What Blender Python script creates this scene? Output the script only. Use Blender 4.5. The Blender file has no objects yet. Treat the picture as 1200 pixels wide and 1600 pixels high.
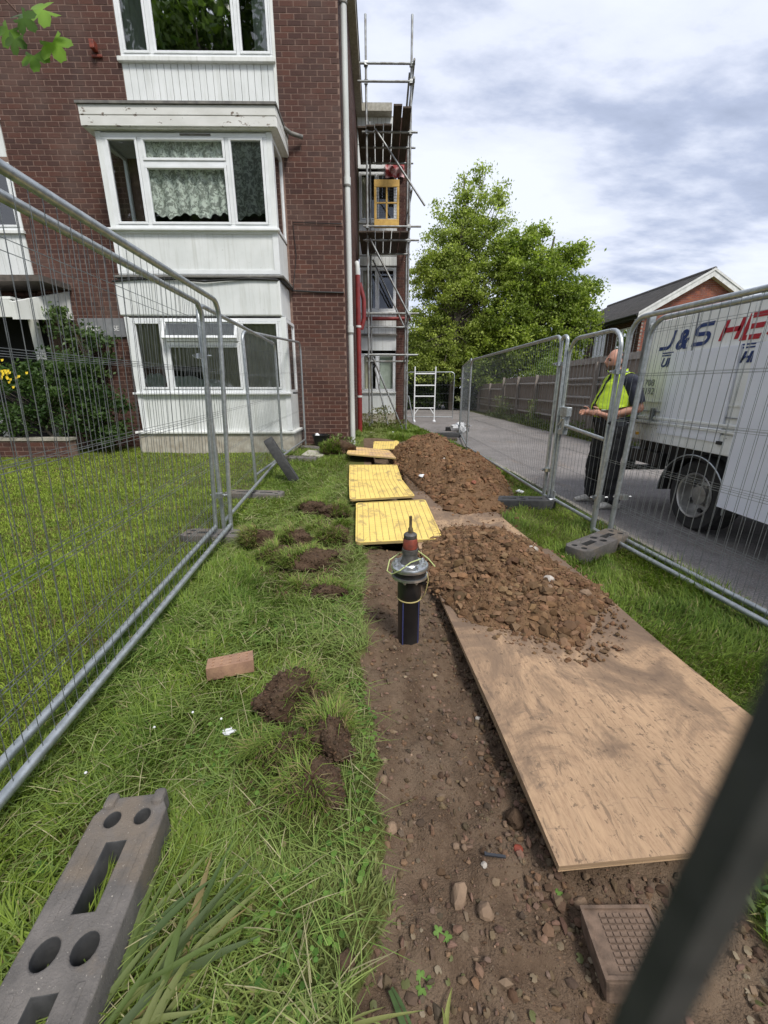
import bpy, bmesh, math, random
import numpy as np
from mathutils import Vector, Matrix, Euler

# ------------------------------------------------------------------ camera, sky, sun, exposure
S = bpy.context.scene
C = S.collection
RND = random.Random(11)
NR = np.random.default_rng(11)
rad = math.radians

cam_d = bpy.data.cameras.new('camera')
cam = bpy.data.objects.new('camera', cam_d)
C.objects.link(cam)
cam.location = (0, 0, 1.37)
cam.rotation_euler = (rad(90 - 17.04), 0, rad(-0.6))
cam_d.sensor_fit = 'AUTO'
cam_d.sensor_width = 36
cam_d.lens = 14.31
cam_d.clip_start = 0.004
cam_d.clip_end = 2000
cam_d.dof.use_dof = True
cam_d.dof.focus_distance = 3.2
cam_d.dof.aperture_fstop = 9.0
S.camera = cam

SUN_EL, SUN_AZ = 54, 150          # azimuth: degrees clockwise from +Y
W = bpy.data.worlds.new('World')
S.world = W
W.use_nodes = True
nt = W.node_tree
for n in list(nt.nodes):
    nt.nodes.remove(n)
def wn(t, **k):
    n = nt.nodes.new(t)
    for a, b in k.items():
        setattr(n, a, b)
    return n
wout = wn('ShaderNodeOutputWorld')
wbg = wn('ShaderNodeBackground')
sky = wn('ShaderNodeTexSky', sky_type='NISHITA')
sky.sun_disc = False
sky.sun_elevation = rad(SUN_EL)
sky.sun_rotation = rad(SUN_AZ)
geo = wn('ShaderNodeTexCoord')
sep = wn('ShaderNodeSeparateXYZ')
nt.links.new(geo.outputs['Generated'], sep.inputs[0])
# project the view direction onto a cloud layer overhead
mz = wn('ShaderNodeMath', operation='MAXIMUM'); mz.inputs[1].default_value = 0.02
nt.links.new(sep.outputs[2], mz.inputs[0])
az = wn('ShaderNodeMath', operation='ADD'); az.inputs[1].default_value = 0.22
nt.links.new(mz.outputs[0], az.inputs[0])
dx = wn('ShaderNodeMath', operation='DIVIDE'); dy = wn('ShaderNodeMath', operation='DIVIDE')
nt.links.new(sep.outputs[0], dx.inputs[0]); nt.links.new(az.outputs[0], dx.inputs[1])
nt.links.new(sep.outputs[1], dy.inputs[0]); nt.links.new(az.outputs[0], dy.inputs[1])
cmb = wn('ShaderNodeCombineXYZ')
nt.links.new(dx.outputs[0], cmb.inputs[0]); nt.links.new(dy.outputs[0], cmb.inputs[1])
mapn = wn('ShaderNodeMapping')
mapn.inputs['Location'].default_value = (3.3, 7.7, 0)
mapn.inputs['Rotation'].default_value = (0, 0, rad(-28))
mapn.inputs['Scale'].default_value = (0.50, 0.95, 1)
nt.links.new(cmb.outputs[0], mapn.inputs[0])
nz = wn('ShaderNodeTexNoise'); nz.inputs['Scale'].default_value = 1.25; nz.inputs['Detail'].default_value = 9
nz.inputs['Roughness'].default_value = 0.57; nz.inputs['Distortion'].default_value = 0.05
nt.links.new(mapn.outputs[0], nz.inputs['Vector'])
rmp = wn('ShaderNodeValToRGB')
e = rmp.color_ramp.elements
e[0].position = 0.465; e[0].color = (0.82, 0.865, 0.97, 1)
e[1].position = 0.67; e[1].color = (0.27, 0.32, 0.44, 1)
m_ = e.new(0.52); m_.color = (0.74, 0.785, 0.91, 1)
m2 = e.new(0.575); m2.color = (0.46, 0.52, 0.68, 1)
nt.links.new(nz.outputs[0], rmp.inputs[0])
skm = wn('ShaderNodeVectorMath', operation='SCALE'); skm.inputs['Scale'].default_value = 0.10
nt.links.new(sky.outputs[0], skm.inputs[0])
mx = wn('ShaderNodeMixRGB'); mx.inputs[0].default_value = 0.93      # thick broken cloud over the blue
nt.links.new(skm.outputs[0], mx.inputs[1]); nt.links.new(rmp.outputs[0], mx.inputs[2])
nt.links.new(mx.outputs[0], wbg.inputs[0])
wbg.inputs[1].default_value = 0.49
nt.links.new(wbg.outputs[0], wout.inputs[0])

sun_d = bpy.data.lights.new('sun', 'SUN')
sun = bpy.data.objects.new('sun', sun_d)
C.objects.link(sun)
sun_d.energy = 1.5
sun_d.angle = rad(14)
sun_d.color = (1.0, 0.96, 0.9)
sv = Vector((math.sin(rad(SUN_AZ)) * math.cos(rad(SUN_EL)), math.cos(rad(SUN_AZ)) * math.cos(rad(SUN_EL)), math.sin(rad(SUN_EL))))
sun.rotation_euler = sv.to_track_quat('Z', 'Y').to_euler()
sun.location = (0, 0, 30)

S.view_settings.view_transform = 'Standard'
S.view_settings.look = 'None'
S.view_settings.gamma = 1
S.view_settings.use_curve_mapping = False
S.view_settings.exposure = 1.3

# ------------------------------------------------------------------ materials
MAT = {}
def mk(name):
    m = bpy.data.materials.new(name)
    m.use_nodes = True
    t = m.node_tree
    b = t.nodes['Principled BSDF']
    MAT[name] = m
    return m, t, b
def nd(t, typ, **k):
    n = t.nodes.new(typ)
    for a, b in k.items():
        setattr(n, a, b)
    return n
def L(t, a, b):
    t.links.new(a, b)
def coords(t, scale=(1, 1, 1), world=False):
    mp = nd(t, 'ShaderNodeMapping')
    mp.inputs['Scale'].default_value = scale
    if world:
        g = nd(t, 'ShaderNodeNewGeometry')
        L(t, g.outputs['Position'], mp.inputs[0])
    else:
        g = nd(t, 'ShaderNodeTexCoord')
        L(t, g.outputs['Object'], mp.inputs[0])
    return mp.outputs[0]
def noise(t, vec, scale, detail=5, rough=.55, dist=0):
    n = nd(t, 'ShaderNodeTexNoise')
    n.inputs['Scale'].default_value = scale
    n.inputs['Detail'].default_value = detail
    n.inputs['Roughness'].default_value = rough
    n.inputs['Distortion'].default_value = dist
    L(t, vec, n.inputs['Vector'])
    return n.outputs[0]
def ramp(t, fac, stops):
    r = nd(t, 'ShaderNodeValToRGB')
    e = r.color_ramp.elements
    while len(e) < len(stops):
        e.new(0.5)
    for i, (p, c) in enumerate(stops):
        e[i].position = p
        e[i].color = (c, c, c, 1) if not hasattr(c, '__len__') else tuple(c) + (1,)
    L(t, fac, r.inputs[0])
    return r.outputs[0]
def mixc(t, fac, a, b, mode='MIX'):
    n = nd(t, 'ShaderNodeMixRGB', blend_type=mode)
    for k, v in ((0, fac), (1, a), (2, b)):
        if isinstance(v, (int, float)):
            n.inputs[k].default_value = v
        elif isinstance(v, tuple):
            n.inputs[k].default_value = tuple(v) + (1,)
        else:
            L(t, v, n.inputs[k])
    return n.outputs[0]
def bump(t, b, h, strength=.3, dist=.01):
    n = nd(t, 'ShaderNodeBump')
    n.inputs['Strength'].default_value = strength
    n.inputs['Distance'].default_value = dist
    L(t, h, n.inputs['Height'])
    L(t, n.outputs[0], b.inputs['Normal'])
def simple(name, c1, c2=None, rough=.7, metal=0, ns=8, bs=40, bstr=.15, bd=.004, scale=(1, 1, 1), lo=.35, hi=.65, world=False, spec=None):
    m, t, b = mk(name)
    v = coords(t, scale, world)
    if c2:
        f = ramp(t, noise(t, v, ns), [(lo, 0.), (hi, 1.)])
        L(t, mixc(t, f, c1, c2), b.inputs['Base Color'])
    else:
        b.inputs['Base Color'].default_value = tuple(c1) + (1,)
    b.inputs['Roughness'].default_value = rough
    b.inputs['Metallic'].default_value = metal
    if spec is not None:
        b.inputs['Specular IOR Level'].default_value = spec
    if bstr:
        bump(t, b, noise(t, v, bs), bstr, bd)
    return m
def attr_mat(name, attr='col', rough=.7, trans=0, spec=.3):
    m, t, b = mk(name)
    a = nd(t, 'ShaderNodeAttribute', attribute_name=attr)
    L(t, a.outputs['Color'], b.inputs['Base Color'])
    b.inputs['Roughness'].default_value = rough
    b.inputs['Specular IOR Level'].default_value = spec
    if trans:
        tr = nd(t, 'ShaderNodeBsdfTranslucent')
        L(t, mixc(t, 1., a.outputs['Color'], (1., 1.15, .55), 'MULTIPLY'), tr.inputs[0])
        ms = nd(t, 'ShaderNodeMixShader')
        ms.inputs[0].default_value = trans
        L(t, b.outputs[0], ms.inputs[1]); L(t, tr.outputs[0], ms.inputs[2])
        L(t, ms.outputs[0], t.nodes['Material Output'].inputs[0])
    return m

# galvanised steel
simple('galv', (.52, .55, .56), (.36, .39, .40), rough=.42, metal=.75, ns=30, bs=90, bstr=.08)
simple('galv_dark', (.30, .32, .33), (.17, .185, .19), rough=.5, metal=.7, ns=14, bs=90, bstr=.1)
simple('dark_steel', (.035, .037, .037), (.06, .06, .058), rough=.6, metal=.3, ns=200, bs=300, bstr=.1)
simple('scaffold_steel', (.36, .38, .38), (.2, .19, .17), rough=.5, metal=.6, ns=6, bs=60, bstr=.1, world=True)
simple('upvc', (.80, .82, .83), (.72, .74, .74), rough=.35, ns=5, bstr=0)
for nm_, ca_, cb_ in (('white_panel', (.76, .78, .77), (.66, .685, .67)), ('white_paint', (.78, .79, .77), (.66, .67, .63))):
    m, t, b = mk(nm_)
    v = coords(t, world=True)
    c = mixc(t, ramp(t, noise(t, v, 1.8, 5), [(.35, 0.), (.65, 1.)]), ca_, cb_)
    st_ = noise(t, coords(t, (9, 9, .55), True), 1.6, 6, .65)
    c = mixc(t, ramp(t, st_, [(.50, 0.), (.72, .5)]), c, (.42, .43, .38))
    c = mixc(t, ramp(t, noise(t, v, 26, 4, .6), [(.66, 0.), (.72, .35)]), c, (.34, .33, .28))
    L(t, c, b.inputs['Base Color']); b.inputs['Roughness'].default_value = .55
    bump(t, b, noise(t, v, 80), .05, .003)
simple('render_base', (.50, .47, .40), (.33, .29, .23), rough=.9, ns=6, bs=70, bstr=.4)
simple('lead', (.20, .19, .17), (.11, .105, .1), rough=.7, ns=9)
simple('dark_void', (.012, .012, .013), rough=.9, bstr=0)
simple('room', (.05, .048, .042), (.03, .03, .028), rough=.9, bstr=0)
simple('soil_pipe', (.60, .62, .60), (.44, .45, .43), rough=.5, ns=3, bstr=0, scale=(1, 1, .3))
simple('red_pipe', (.23, .028, .025), (.15, .02, .02), rough=.4, ns=9)
simple('cable', (.02, .02, .02), rough=.6, bstr=0)
simple('grey_sign', (.25, .26, .27), (.2, .2, .21), rough=.6, bstr=0)
simple('sign_white', (.75, .75, .74), rough=.5, bstr=0)
simple('bitumen', (.07, .06, .052), (.12, .10, .085), rough=.9, ns=14, bs=60, bstr=.4)
m, t, b = mk('rubber')
v = coords(t)
c = mixc(t, ramp(t, noise(t, v, 9, 6, .65), [(.35, 0.), (.65, 1.)]), (.165, .150, .138), (.095, .088, .082))
c = mixc(t, ramp(t, noise(t, v, 5, 5, .6, .4), [(.52, 0.), (.66, .7)]), c, (.19, .15, .11))
c = mixc(t, ramp(t, noise(t, v, 170, 2, .5), [(.70, 0.), (.74, .8)]), c, (.42, .38, .33))
L(t, c, b.inputs['Base Color']); b.inputs['Roughness'].default_value = .9
hh_ = nd(t, 'ShaderNodeMath', operation='ADD'); L(t, noise(t, v, 30, 5, .7), hh_.inputs[0]); L(t, noise(t, v, 210, 3, .6), hh_.inputs[1])
bump(t, b, hh_.outputs[0], .7, .005)
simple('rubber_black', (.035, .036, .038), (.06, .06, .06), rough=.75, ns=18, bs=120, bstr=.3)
simple('pe_black', (.012, .012, .014), (.02, .02, .02), rough=.32, ns=9, bstr=.03)
simple('pe_blue', (.06, .07, .20), rough=.4, bstr=0)
simple('bright_steel', (.62, .64, .65), (.5, .52, .53), rough=.28, metal=.9, ns=40, bstr=.03)
simple('cast_iron', (.13, .125, .12), (.08, .075, .07), rough=.5, metal=.4, ns=30, bs=120, bstr=.2)
simple('rust_red', (.26, .05, .025), (.12, .03, .02), rough=.6, ns=30, bs=120, bstr=.2)
simple('brass', (.16, .12, .06), (.1, .08, .05), rough=.5, metal=.6, ns=40)
simple('wire_green', (.45, .52, .2), rough=.5, bstr=0)
simple('wire_yellow', (.5, .42, .18), rough=.5, bstr=0)
simple('bucket', (.012, .012, .013), rough=.35, bstr=0)
simple('litter', (.78, .79, .8), (.66, .68, .7), rough=.6, ns=20, bs=30, bstr=.5)
simple('concrete', (.42, .40, .34), (.30, .28, .23), rough=.9, ns=14, bs=120, bstr=.4)
simple('kerb_conc', (.34, .31, .27), (.22, .20, .17), rough=.9, ns=9, bs=90, bstr=.4)
simple('fence_wood', (.33, .29, .25), (.19, .16, .135), rough=.9, ns=7, bs=40, bstr=.35, scale=(6, 6, .6), world=True)
simple('fence_rail', (.46, .43, .39), (.3, .27, .24), rough=.9, ns=9, bs=40, bstr=.3, world=True)
simple('board_wood', (.095, .07, .052), (.045, .034, .027), rough=.9, ns=6, bs=40, bstr=.3, scale=(5, .6, 5), world=True)
m, t, b = mk('truck_white')
v = coords(t, world=True)
c = mixc(t, ramp(t, noise(t, v, 2.5, 5), [(.35, 0.), (.65, 1.)]), (.87, .88, .87), (.79, .80, .78))
c = mixc(t, ramp(t, noise(t, coords(t, (6, 6, .7), True), 1.8, 7, .68), [(.50, 0.), (.70, .5)]), c, (.46, .44, .38))
c = mixc(t, ramp(t, noise(t, v, 30, 4, .65), [(.66, 0.), (.72, .5)]), c, (.36, .33, .27))
L(t, c, b.inputs['Base Color']); b.inputs['Roughness'].default_value = .35
bump(t, b, noise(t, v, 90), .05, .003)
simple('truck_panel', (.83, .85, .92), (.78, .80, .88), rough=.45, ns=2, bs=160, bstr=.06)
simple('truck_black', (.016, .016, .017), (.03, .029, .028), rough=.6, ns=12)
simple('tyre', (.018, .018, .019), (.035, .033, .031), rough=.85, ns=20, bs=70, bstr=.3)
simple('wheel_steel', (.52, .51, .49), (.26, .25, .24), rough=.4, metal=.6, ns=9)
simple('letter_blue', (.018, .045, .17), rough=.4, bstr=0)
simple('letter_red', (.42, .015, .03), rough=.4, bstr=0)
simple('letter_grey', (.22, .23, .25), rough=.5, bstr=0)
simple('amber', (.9, .5, .05), rough=.3, bstr=0)
simple('roof_slate', (.105, .095, .088), (.07, .064, .06), rough=.85, ns=3, bs=30, bstr=.2, world=True)
simple('barge', (.72, .72, .70), (.55, .55, .53), rough=.6, ns=6)
simple('yellow_gate', (.66, .42, .10), (.50, .30, .07), rough=.55, ns=9)
simple('tarp_red', (.38, .05, .05), (.62, .38, .38), rough=.6, ns=5, lo=.45, hi=.5)
simple('skin', (.50, .27, .19), (.42, .20, .14), rough=.5, ns=18, bs=120, bstr=.05)
simple('stubble', (.10, .07, .055), (.17, .10, .075), rough=.9, ns=60, bs=200, bstr=.4)
simple('navy', (.018, .021, .035), (.028, .032, .05), rough=.85, ns=9, bs=30, bstr=.4, bd=.01)
simple('black_cloth', (.011, .011, .013), (.02, .02, .022), rough=.9, ns=7, bs=22, bstr=.6, bd=.02)
simple('hivis', (.50, .68, .03), (.42, .60, .03), rough=.6, ns=8, bs=25, bstr=.5, bd=.01)
simple('reflective', (.62, .64, .64), rough=.35, bstr=0)
simple('trainer', (.60, .57, .52), (.40, .37, .33), rough=.7, ns=16)
simple('bark', (.13, .11, .09), (.07, .06, .048), rough=.95, ns=9, bs=14, bstr=.8, bd=.03, scale=(1, 1, .3))
simple('stem_green', (.16, .25, .05), (.32, .36, .12), rough=.5, ns=30)
simple('twig', (.10, .05, .035), rough=.8, bstr=0)
simple('bulb', (.6, .5, .42), rough=.6, bstr=0)
simple('van_grey', (.46, .48, .50), rough=.35, bstr=0)
attr_mat('grass', rough=.55, trans=.30, spec=.25)
attr_mat('leaf', rough=.5, trans=.42, spec=.35)
attr_mat('clod', rough=.95, spec=.1)
attr_mat('cloth_attr', rough=.9)

def glass(name, refl=1.0, tint=(.9, .94, .93)):
    m, t, b = mk(name)
    t.nodes.remove(b)
    tr = nd(t, 'ShaderNodeBsdfTransparent'); tr.inputs[0].default_value = tint + (1,)
    gl = nd(t, 'ShaderNodeBsdfGlossy'); gl.inputs['Roughness'].default_value = .015
    v = coords(t)
    bp = nd(t, 'ShaderNodeBump'); bp.inputs['Strength'].default_value = .035; bp.inputs['Distance'].default_value = .05
    L(t, noise(t, v, 2.2, 1), bp.inputs['Height']); L(t, bp.outputs[0], gl.inputs['Normal'])
    fr = nd(t, 'ShaderNodeFresnel'); fr.inputs[0].default_value = 1.7
    sc = nd(t, 'ShaderNodeMath', operation='MULTIPLY'); sc.inputs[1].default_value = refl
    sc.use_clamp = True
    L(t, fr.outputs[0], sc.inputs[0])
    ms = nd(t, 'ShaderNodeMixShader')
    L(t, sc.outputs[0], ms.inputs[0]); L(t, tr.outputs[0], ms.inputs[1]); L(t, gl.outputs[0], ms.inputs[2])
    L(t, ms.outputs[0], t.nodes['Material Output'].inputs[0])
glass('glass', 2.0)
glass('glass_sky', 2.2)

def brick_mat(name, cols, mort_noise=True):
    m, t, b = mk(name)
    oi = nd(t, 'ShaderNodeObjectInfo')
    at = nd(t, 'ShaderNodeAttribute', attribute_name='rnd')
    ad = nd(t, 'ShaderNodeMath', operation='ADD'); L(t, oi.outputs['Random'], ad.inputs[0]); L(t, at.outputs['Fac'], ad.inputs[1])
    fr = nd(t, 'ShaderNodeMath', operation='FRACT'); L(t, ad.outputs[0], fr.inputs[0])
    base = ramp(t, fr.outputs[0], [(i / (len(cols) - 1), c) for i, c in enumerate(cols)])
    v = coords(t, world=True)
    f = ramp(t, noise(t, v, 55, 4), [(.3, .72), (.7, 1.2)])
    c = mixc(t, 1., base, f, 'MULTIPLY')
    # lime bloom and weather streaks of the wall itself
    f2 = ramp(t, noise(t, v, 1.3, 4), [(.48, 0.), (.75, .35)])
    c = mixc(t, f2, c, (.17, .125, .105))
    f3 = ramp(t, noise(t, coords(t, (3.2, 3.2, .25), True), 1.3, 5, .6), [(.52, 0.), (.72, .45)])
    c = mixc(t, f3, c, (.055, .035, .03))
    L(t, c, b.inputs['Base Color'])
    b.inputs['Roughness'].default_value = .88
    bump(t, b, noise(t, v, 130), .45, .004)
brick_mat('brick', [(.096, .035, .023), (.072, .028, .0195), (.054, .023, .018), (.083, .031, .021), (.062, .027, .021), (.104, .039, .025)])
brick_mat('brick_orange', [(.34, .105, .055), (.28, .085, .05), (.22, .07, .05), (.36, .13, .07)])
simple('mortar', (.25, .165, .13), (.17, .11, .088), rough=.95, ns=12, bs=120, bstr=.4, world=True)
simple('mortar_grey', (.32, .28, .25), (.26, .22, .19), rough=.95, ns=12, bs=120, bstr=.3, world=True)

# peeling white paint on old timber
m, t, b = mk('peeling')
v = coords(t, (1, 1, 2.2), world=True)
f = ramp(t, noise(t, v, 5.5, 8, .72), [(.60, 0.), (.63, 1.)])
c = mixc(t, ramp(t, noise(t, v, 3, 4), [(.3, 0.), (.8, 1.)]), (.70, .70, .67), (.56, .56, .52))
c = mixc(t, f, c, (.16, .12, .09))
L(t, c, b.inputs['Base Color']); b.inputs['Roughness'].default_value = .7
bump(t, b, f, -.5, .004)

# plywood: rotary-cut grain, scuffs, mud trodden out from the heap end
m, t, b = mk('plywood')
v1 = coords(t)
g = noise(t, coords(t, (40, 5.0, 40)), 2.6, 9, .72, .5)
c = mixc(t, ramp(t, noise(t, coords(t, (2.5, .8, 2)), 1.4, 5, .6), [(.35, 0.), (.65, 1.)]), (.47, .315, .19), (.375, .25, .15))
c = mixc(t, ramp(t, g, [(.44, 0.), (.62, .75)]), c, (.30, .19, .115))
c = mixc(t, ramp(t, noise(t, coords(t, (22, 5, 22)), 2.4, 8, .75, .6), [(.55, 0.), (.62, .8)]), c, (.17, .115, .075))
sy_ = nd(t, 'ShaderNodeSeparateXYZ'); L(t, v1, sy_.inputs[0])
up_ = nd(t, 'ShaderNodeMapRange'); up_.inputs['From Min'].default_value = .3; up_.inputs['From Max'].default_value = 1.7; up_.inputs['To Min'].default_value = -.055; up_.inputs['To Max'].default_value = .16
L(t, sy_.outputs[1], up_.inputs[0])
mud = noise(t, coords(t, (1.7, 1.2, 2)), 1.7, 10, .68, .9)
ma_ = nd(t, 'ShaderNodeMath', operation='ADD'); L(t, mud, ma_.inputs[0]); L(t, up_.outputs[0], ma_.inputs[1])
c = mixc(t, ramp(t, ma_.outputs[0], [(.435, 0.), (.53, .6), (.64, .92)]), c, (.135, .092, .064))
spk = noise(t, v1, 30, 5, .7)
c = mixc(t, ramp(t, spk, [(.60, 0.), (.66, .85)]), c, (.12, .08, .053))
scr = noise(t, coords(t, (1.6, 7, 2)), 3.0, 9, .78, 2.2)
c = mixc(t, ramp(t, scr, [(.57, 0.), (.64, .55)]), c, (.17, .12, .085))
L(t, c, b.inputs['Base Color']); b.inputs['Roughness'].default_value = .88
bump(t, b, g, .4, .004)
simple('ply_edge', (.46, .31, .18), (.26, .17, .10), rough=.9, ns=3, bs=30, bstr=.3, scale=(1, 1, 180), world=True)

# yellow composite tread
m, t, b = mk('mat_yellow')
v = coords(t)
c = mixc(t, ramp(t, noise(t, v, 3, 4), [(.3, 0.), (.75, 1.)]), (.80, .60, .17), (.68, .49, .13))
sm = noise(t, coords(t, (2, 1, 1)), 3.6, 9, .7, .5)
c = mixc(t, ramp(t, sm, [(.53, 0.), (.64, .75)]), c, (.30, .21, .10))
L(t, c, b.inputs['Base Color']); b.inputs['Roughness'].default_value = .6
bump(t, b, noise(t, v, 160), .2, .002)
simple('mat_groove', (.44, .33, .12), (.28, .21, .10), rough=.9, ns=5, bs=90, bstr=.3)
m, t, b = mk('mat_dirty')
v = coords(t)
c = mixc(t, ramp(t, noise(t, v, 4, 7, .65), [(.4, 0.), (.62, 1.)]), (.66, .45, .17), (.42, .27, .18))
L(t, c, b.inputs['Base Color']); b.inputs['Roughness'].default_value = .8

# asphalt
m, t, b = mk('asphalt')
v = coords(t, world=True)
f = ramp(t, noise(t, v, 75, 4, .75), [(.3, .45), (.7, 1.55)])
c = mixc(t, ramp(t, noise(t, v, .5, 6, .6), [(.38, 0.), (.64, 1.)]), (.24, .222, .212), (.155, .143, .138))
c = mixc(t, ramp(t, noise(t, v, 4.5, 7, .7), [(.50, 0.), (.66, .55)]), c, (.11, .10, .095))
c = mixc(t, 1., c, f, 'MULTIPLY')
c = mixc(t, ramp(t, noise(t, v, 16, 3, .6), [(.66, 0.), (.70, .6)]), c, (.36, .32, .27))
sx_ = nd(t, 'ShaderNodeSeparateXYZ'); L(t, v, sx_.inputs[0])
# tarmac lay joint and mud carried out of the dig
mud = noise(t, coords(t, (1.2, .5, 1), True), 1.8, 8, .7, .5)
c = mixc(t, ramp(t, mud, [(.56, 0.), (.68, .45)]), c, (.19, .14, .10))
L(t, c, b.inputs['Base Color']); b.inputs['Roughness'].default_value = .88
bump(t, b, noise(t, v, 95, 4, .7), .8, .01)

# ground: thatch under the grass, bare soil by the vertex mask
m, t, b = mk('ground')
v = coords(t, world=True)
th = mixc(t, ramp(t, noise(t, v, 5, 6, .65), [(.35, 0.), (.65, 1.)]), (.070, .092, .024), (.125, .120, .042))
sl = mixc(t, ramp(t, noise(t, v, 9, 8, .7), [(.32, 0.), (.68, 1.)]), (.085, .056, .037), (.175, .122, .082))
sl = mixc(t, ramp(t, noise(t, v, 2.2, 4, .6), [(.45, 0.), (.62, .45)]), sl, (.20, .15, .105))
sl = mixc(t, ramp(t, noise(t, v, 70, 3, .6), [(.60, 0.), (.72, .6)]), sl, (.20, .145, .105))
at = nd(t, 'ShaderNodeAttribute', attribute_name='soil')
ad = nd(t, 'ShaderNodeMath', operation='ADD'); L(t, at.outputs['Fac'], ad.inputs[0])
nn = nd(t, 'ShaderNodeMath', operation='MULTIPLY_ADD'); nn.inputs[1].default_value = .5; nn.inputs[2].default_value = -.25
L(t, noise(t, v, 14, 5), nn.inputs[0]); L(t, nn.outputs[0], ad.inputs[1])
L(t, mixc(t, ramp(t, ad.outputs[0], [(.4, 0.), (.6, 1.)]), th, sl), b.inputs['Base Color'])
b.inputs['Roughness'].default_value = .97
b.inputs['Specular IOR Level'].default_value = .1
h = nd(t, 'ShaderNodeMath', operation='ADD'); L(t, noise(t, v, 38, 6, .65), h.inputs[0]); L(t, noise(t, v, 150, 3, .6), h.inputs[1])
bump(t, b, h.outputs[0], .8, .012)

m, t, b = mk('heap_soil')
v = coords(t, world=True)
c = mixc(t, ramp(t, noise(t, v, 8, 8, .7), [(.3, 0.), (.7, 1.)]), (.115, .066, .036), (.21, .130, .074))
L(t, c, b.inputs['Base Color']); b.inputs['Roughness'].default_value = .97; b.inputs['Specular IOR Level'].default_value = .1
bump(t, b, noise(t, v, 110, 6, .7), .9, .012)
simple('turf_soil', (.050, .032, .021), (.105, .07, .046), rough=.97, ns=16, bs=70, bstr=.9, bd=.012, world=True, spec=.1)
simple('stone', (.27, .185, .12), (.165, .11, .072), rough=.9, ns=12, bs=60, bstr=.5, world=True)
simple('stone_pale', (.46, .42, .37), (.32, .28, .24), rough=.85, ns=14, bs=60, bstr=.4, world=True)
simple('clay_brick', (.36, .215, .135), (.26, .15, .10), rough=.9, ns=18, bs=120, bstr=.4)
simple('cover_iron', (.20, .135, .095), (.10, .068, .048), rough=.85, ns=26, bs=140, bstr=.4)
simple('plastic_dark', (.03, .033, .04), rough=.5, bstr=0)
# lace net curtain
m, t, b = mk('lace')
v = coords(t, world=True)
f = ramp(t, noise(t, v, 15, 3, .6, 1.2), [(.46, 0.), (.56, 1.)])
b.inputs['Base Color'].default_value = (.85, .90, .80, 1)
tr = nd(t, 'ShaderNodeBsdfTransparent'); ms = nd(t, 'ShaderNodeMixShader')
al = nd(t, 'ShaderNodeMath', operation='MULTIPLY_ADD'); al.inputs[1].default_value = .50; al.inputs[2].default_value = .36
L(t, f, al.inputs[0]); L(t, al.outputs[0], ms.inputs[0]); L(t, tr.outputs[0], ms.inputs[1]); L(t, b.outputs[0], ms.inputs[2])
L(t, ms.outputs[0], t.nodes['Material Output'].inputs[0])
simple('curtain_beige', (.74, .70, .55), (.60, .56, .42), rough=.9, ns=3, bstr=0)
simple('curtain_green', (.62, .66, .58), (.46, .5, .42), rough=.9, ns=3, bstr=0)
simple('bedding', (.85, .9, .88), (.7, .75, .73), rough=.8, ns=5)

# ------------------------------------------------------------------ helpers
def tag(o, label=None, cat=None, group=None, kind=None):
    if label: o['label'] = label
    if cat: o['category'] = cat
    if group: o['group'] = group
    if kind: o['kind'] = kind
    return o
def thing(name, label, cat, loc=(0, 0, 0), rotz=0, group=None):
    o = bpy.data.objects.new(name, None)
    o.empty_display_size = .1
    C.objects.link(o)
    o.location = loc
    o.rotation_euler = (0, 0, rotz)
    return tag(o, label, cat, group)
def link(name, me, parent=None):
    o = bpy.data.objects.new(name, me)
    C.objects.link(o)
    if parent is not None:
        o.parent = parent
    return o
def setsmooth(me, ang=None):
    if len(me.polygons):
        me.polygons.foreach_set('use_smooth', np.ones(len(me.polygons), dtype=bool))
    if ang:
        me.set_sharp_from_angle(angle=rad(ang))

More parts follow.
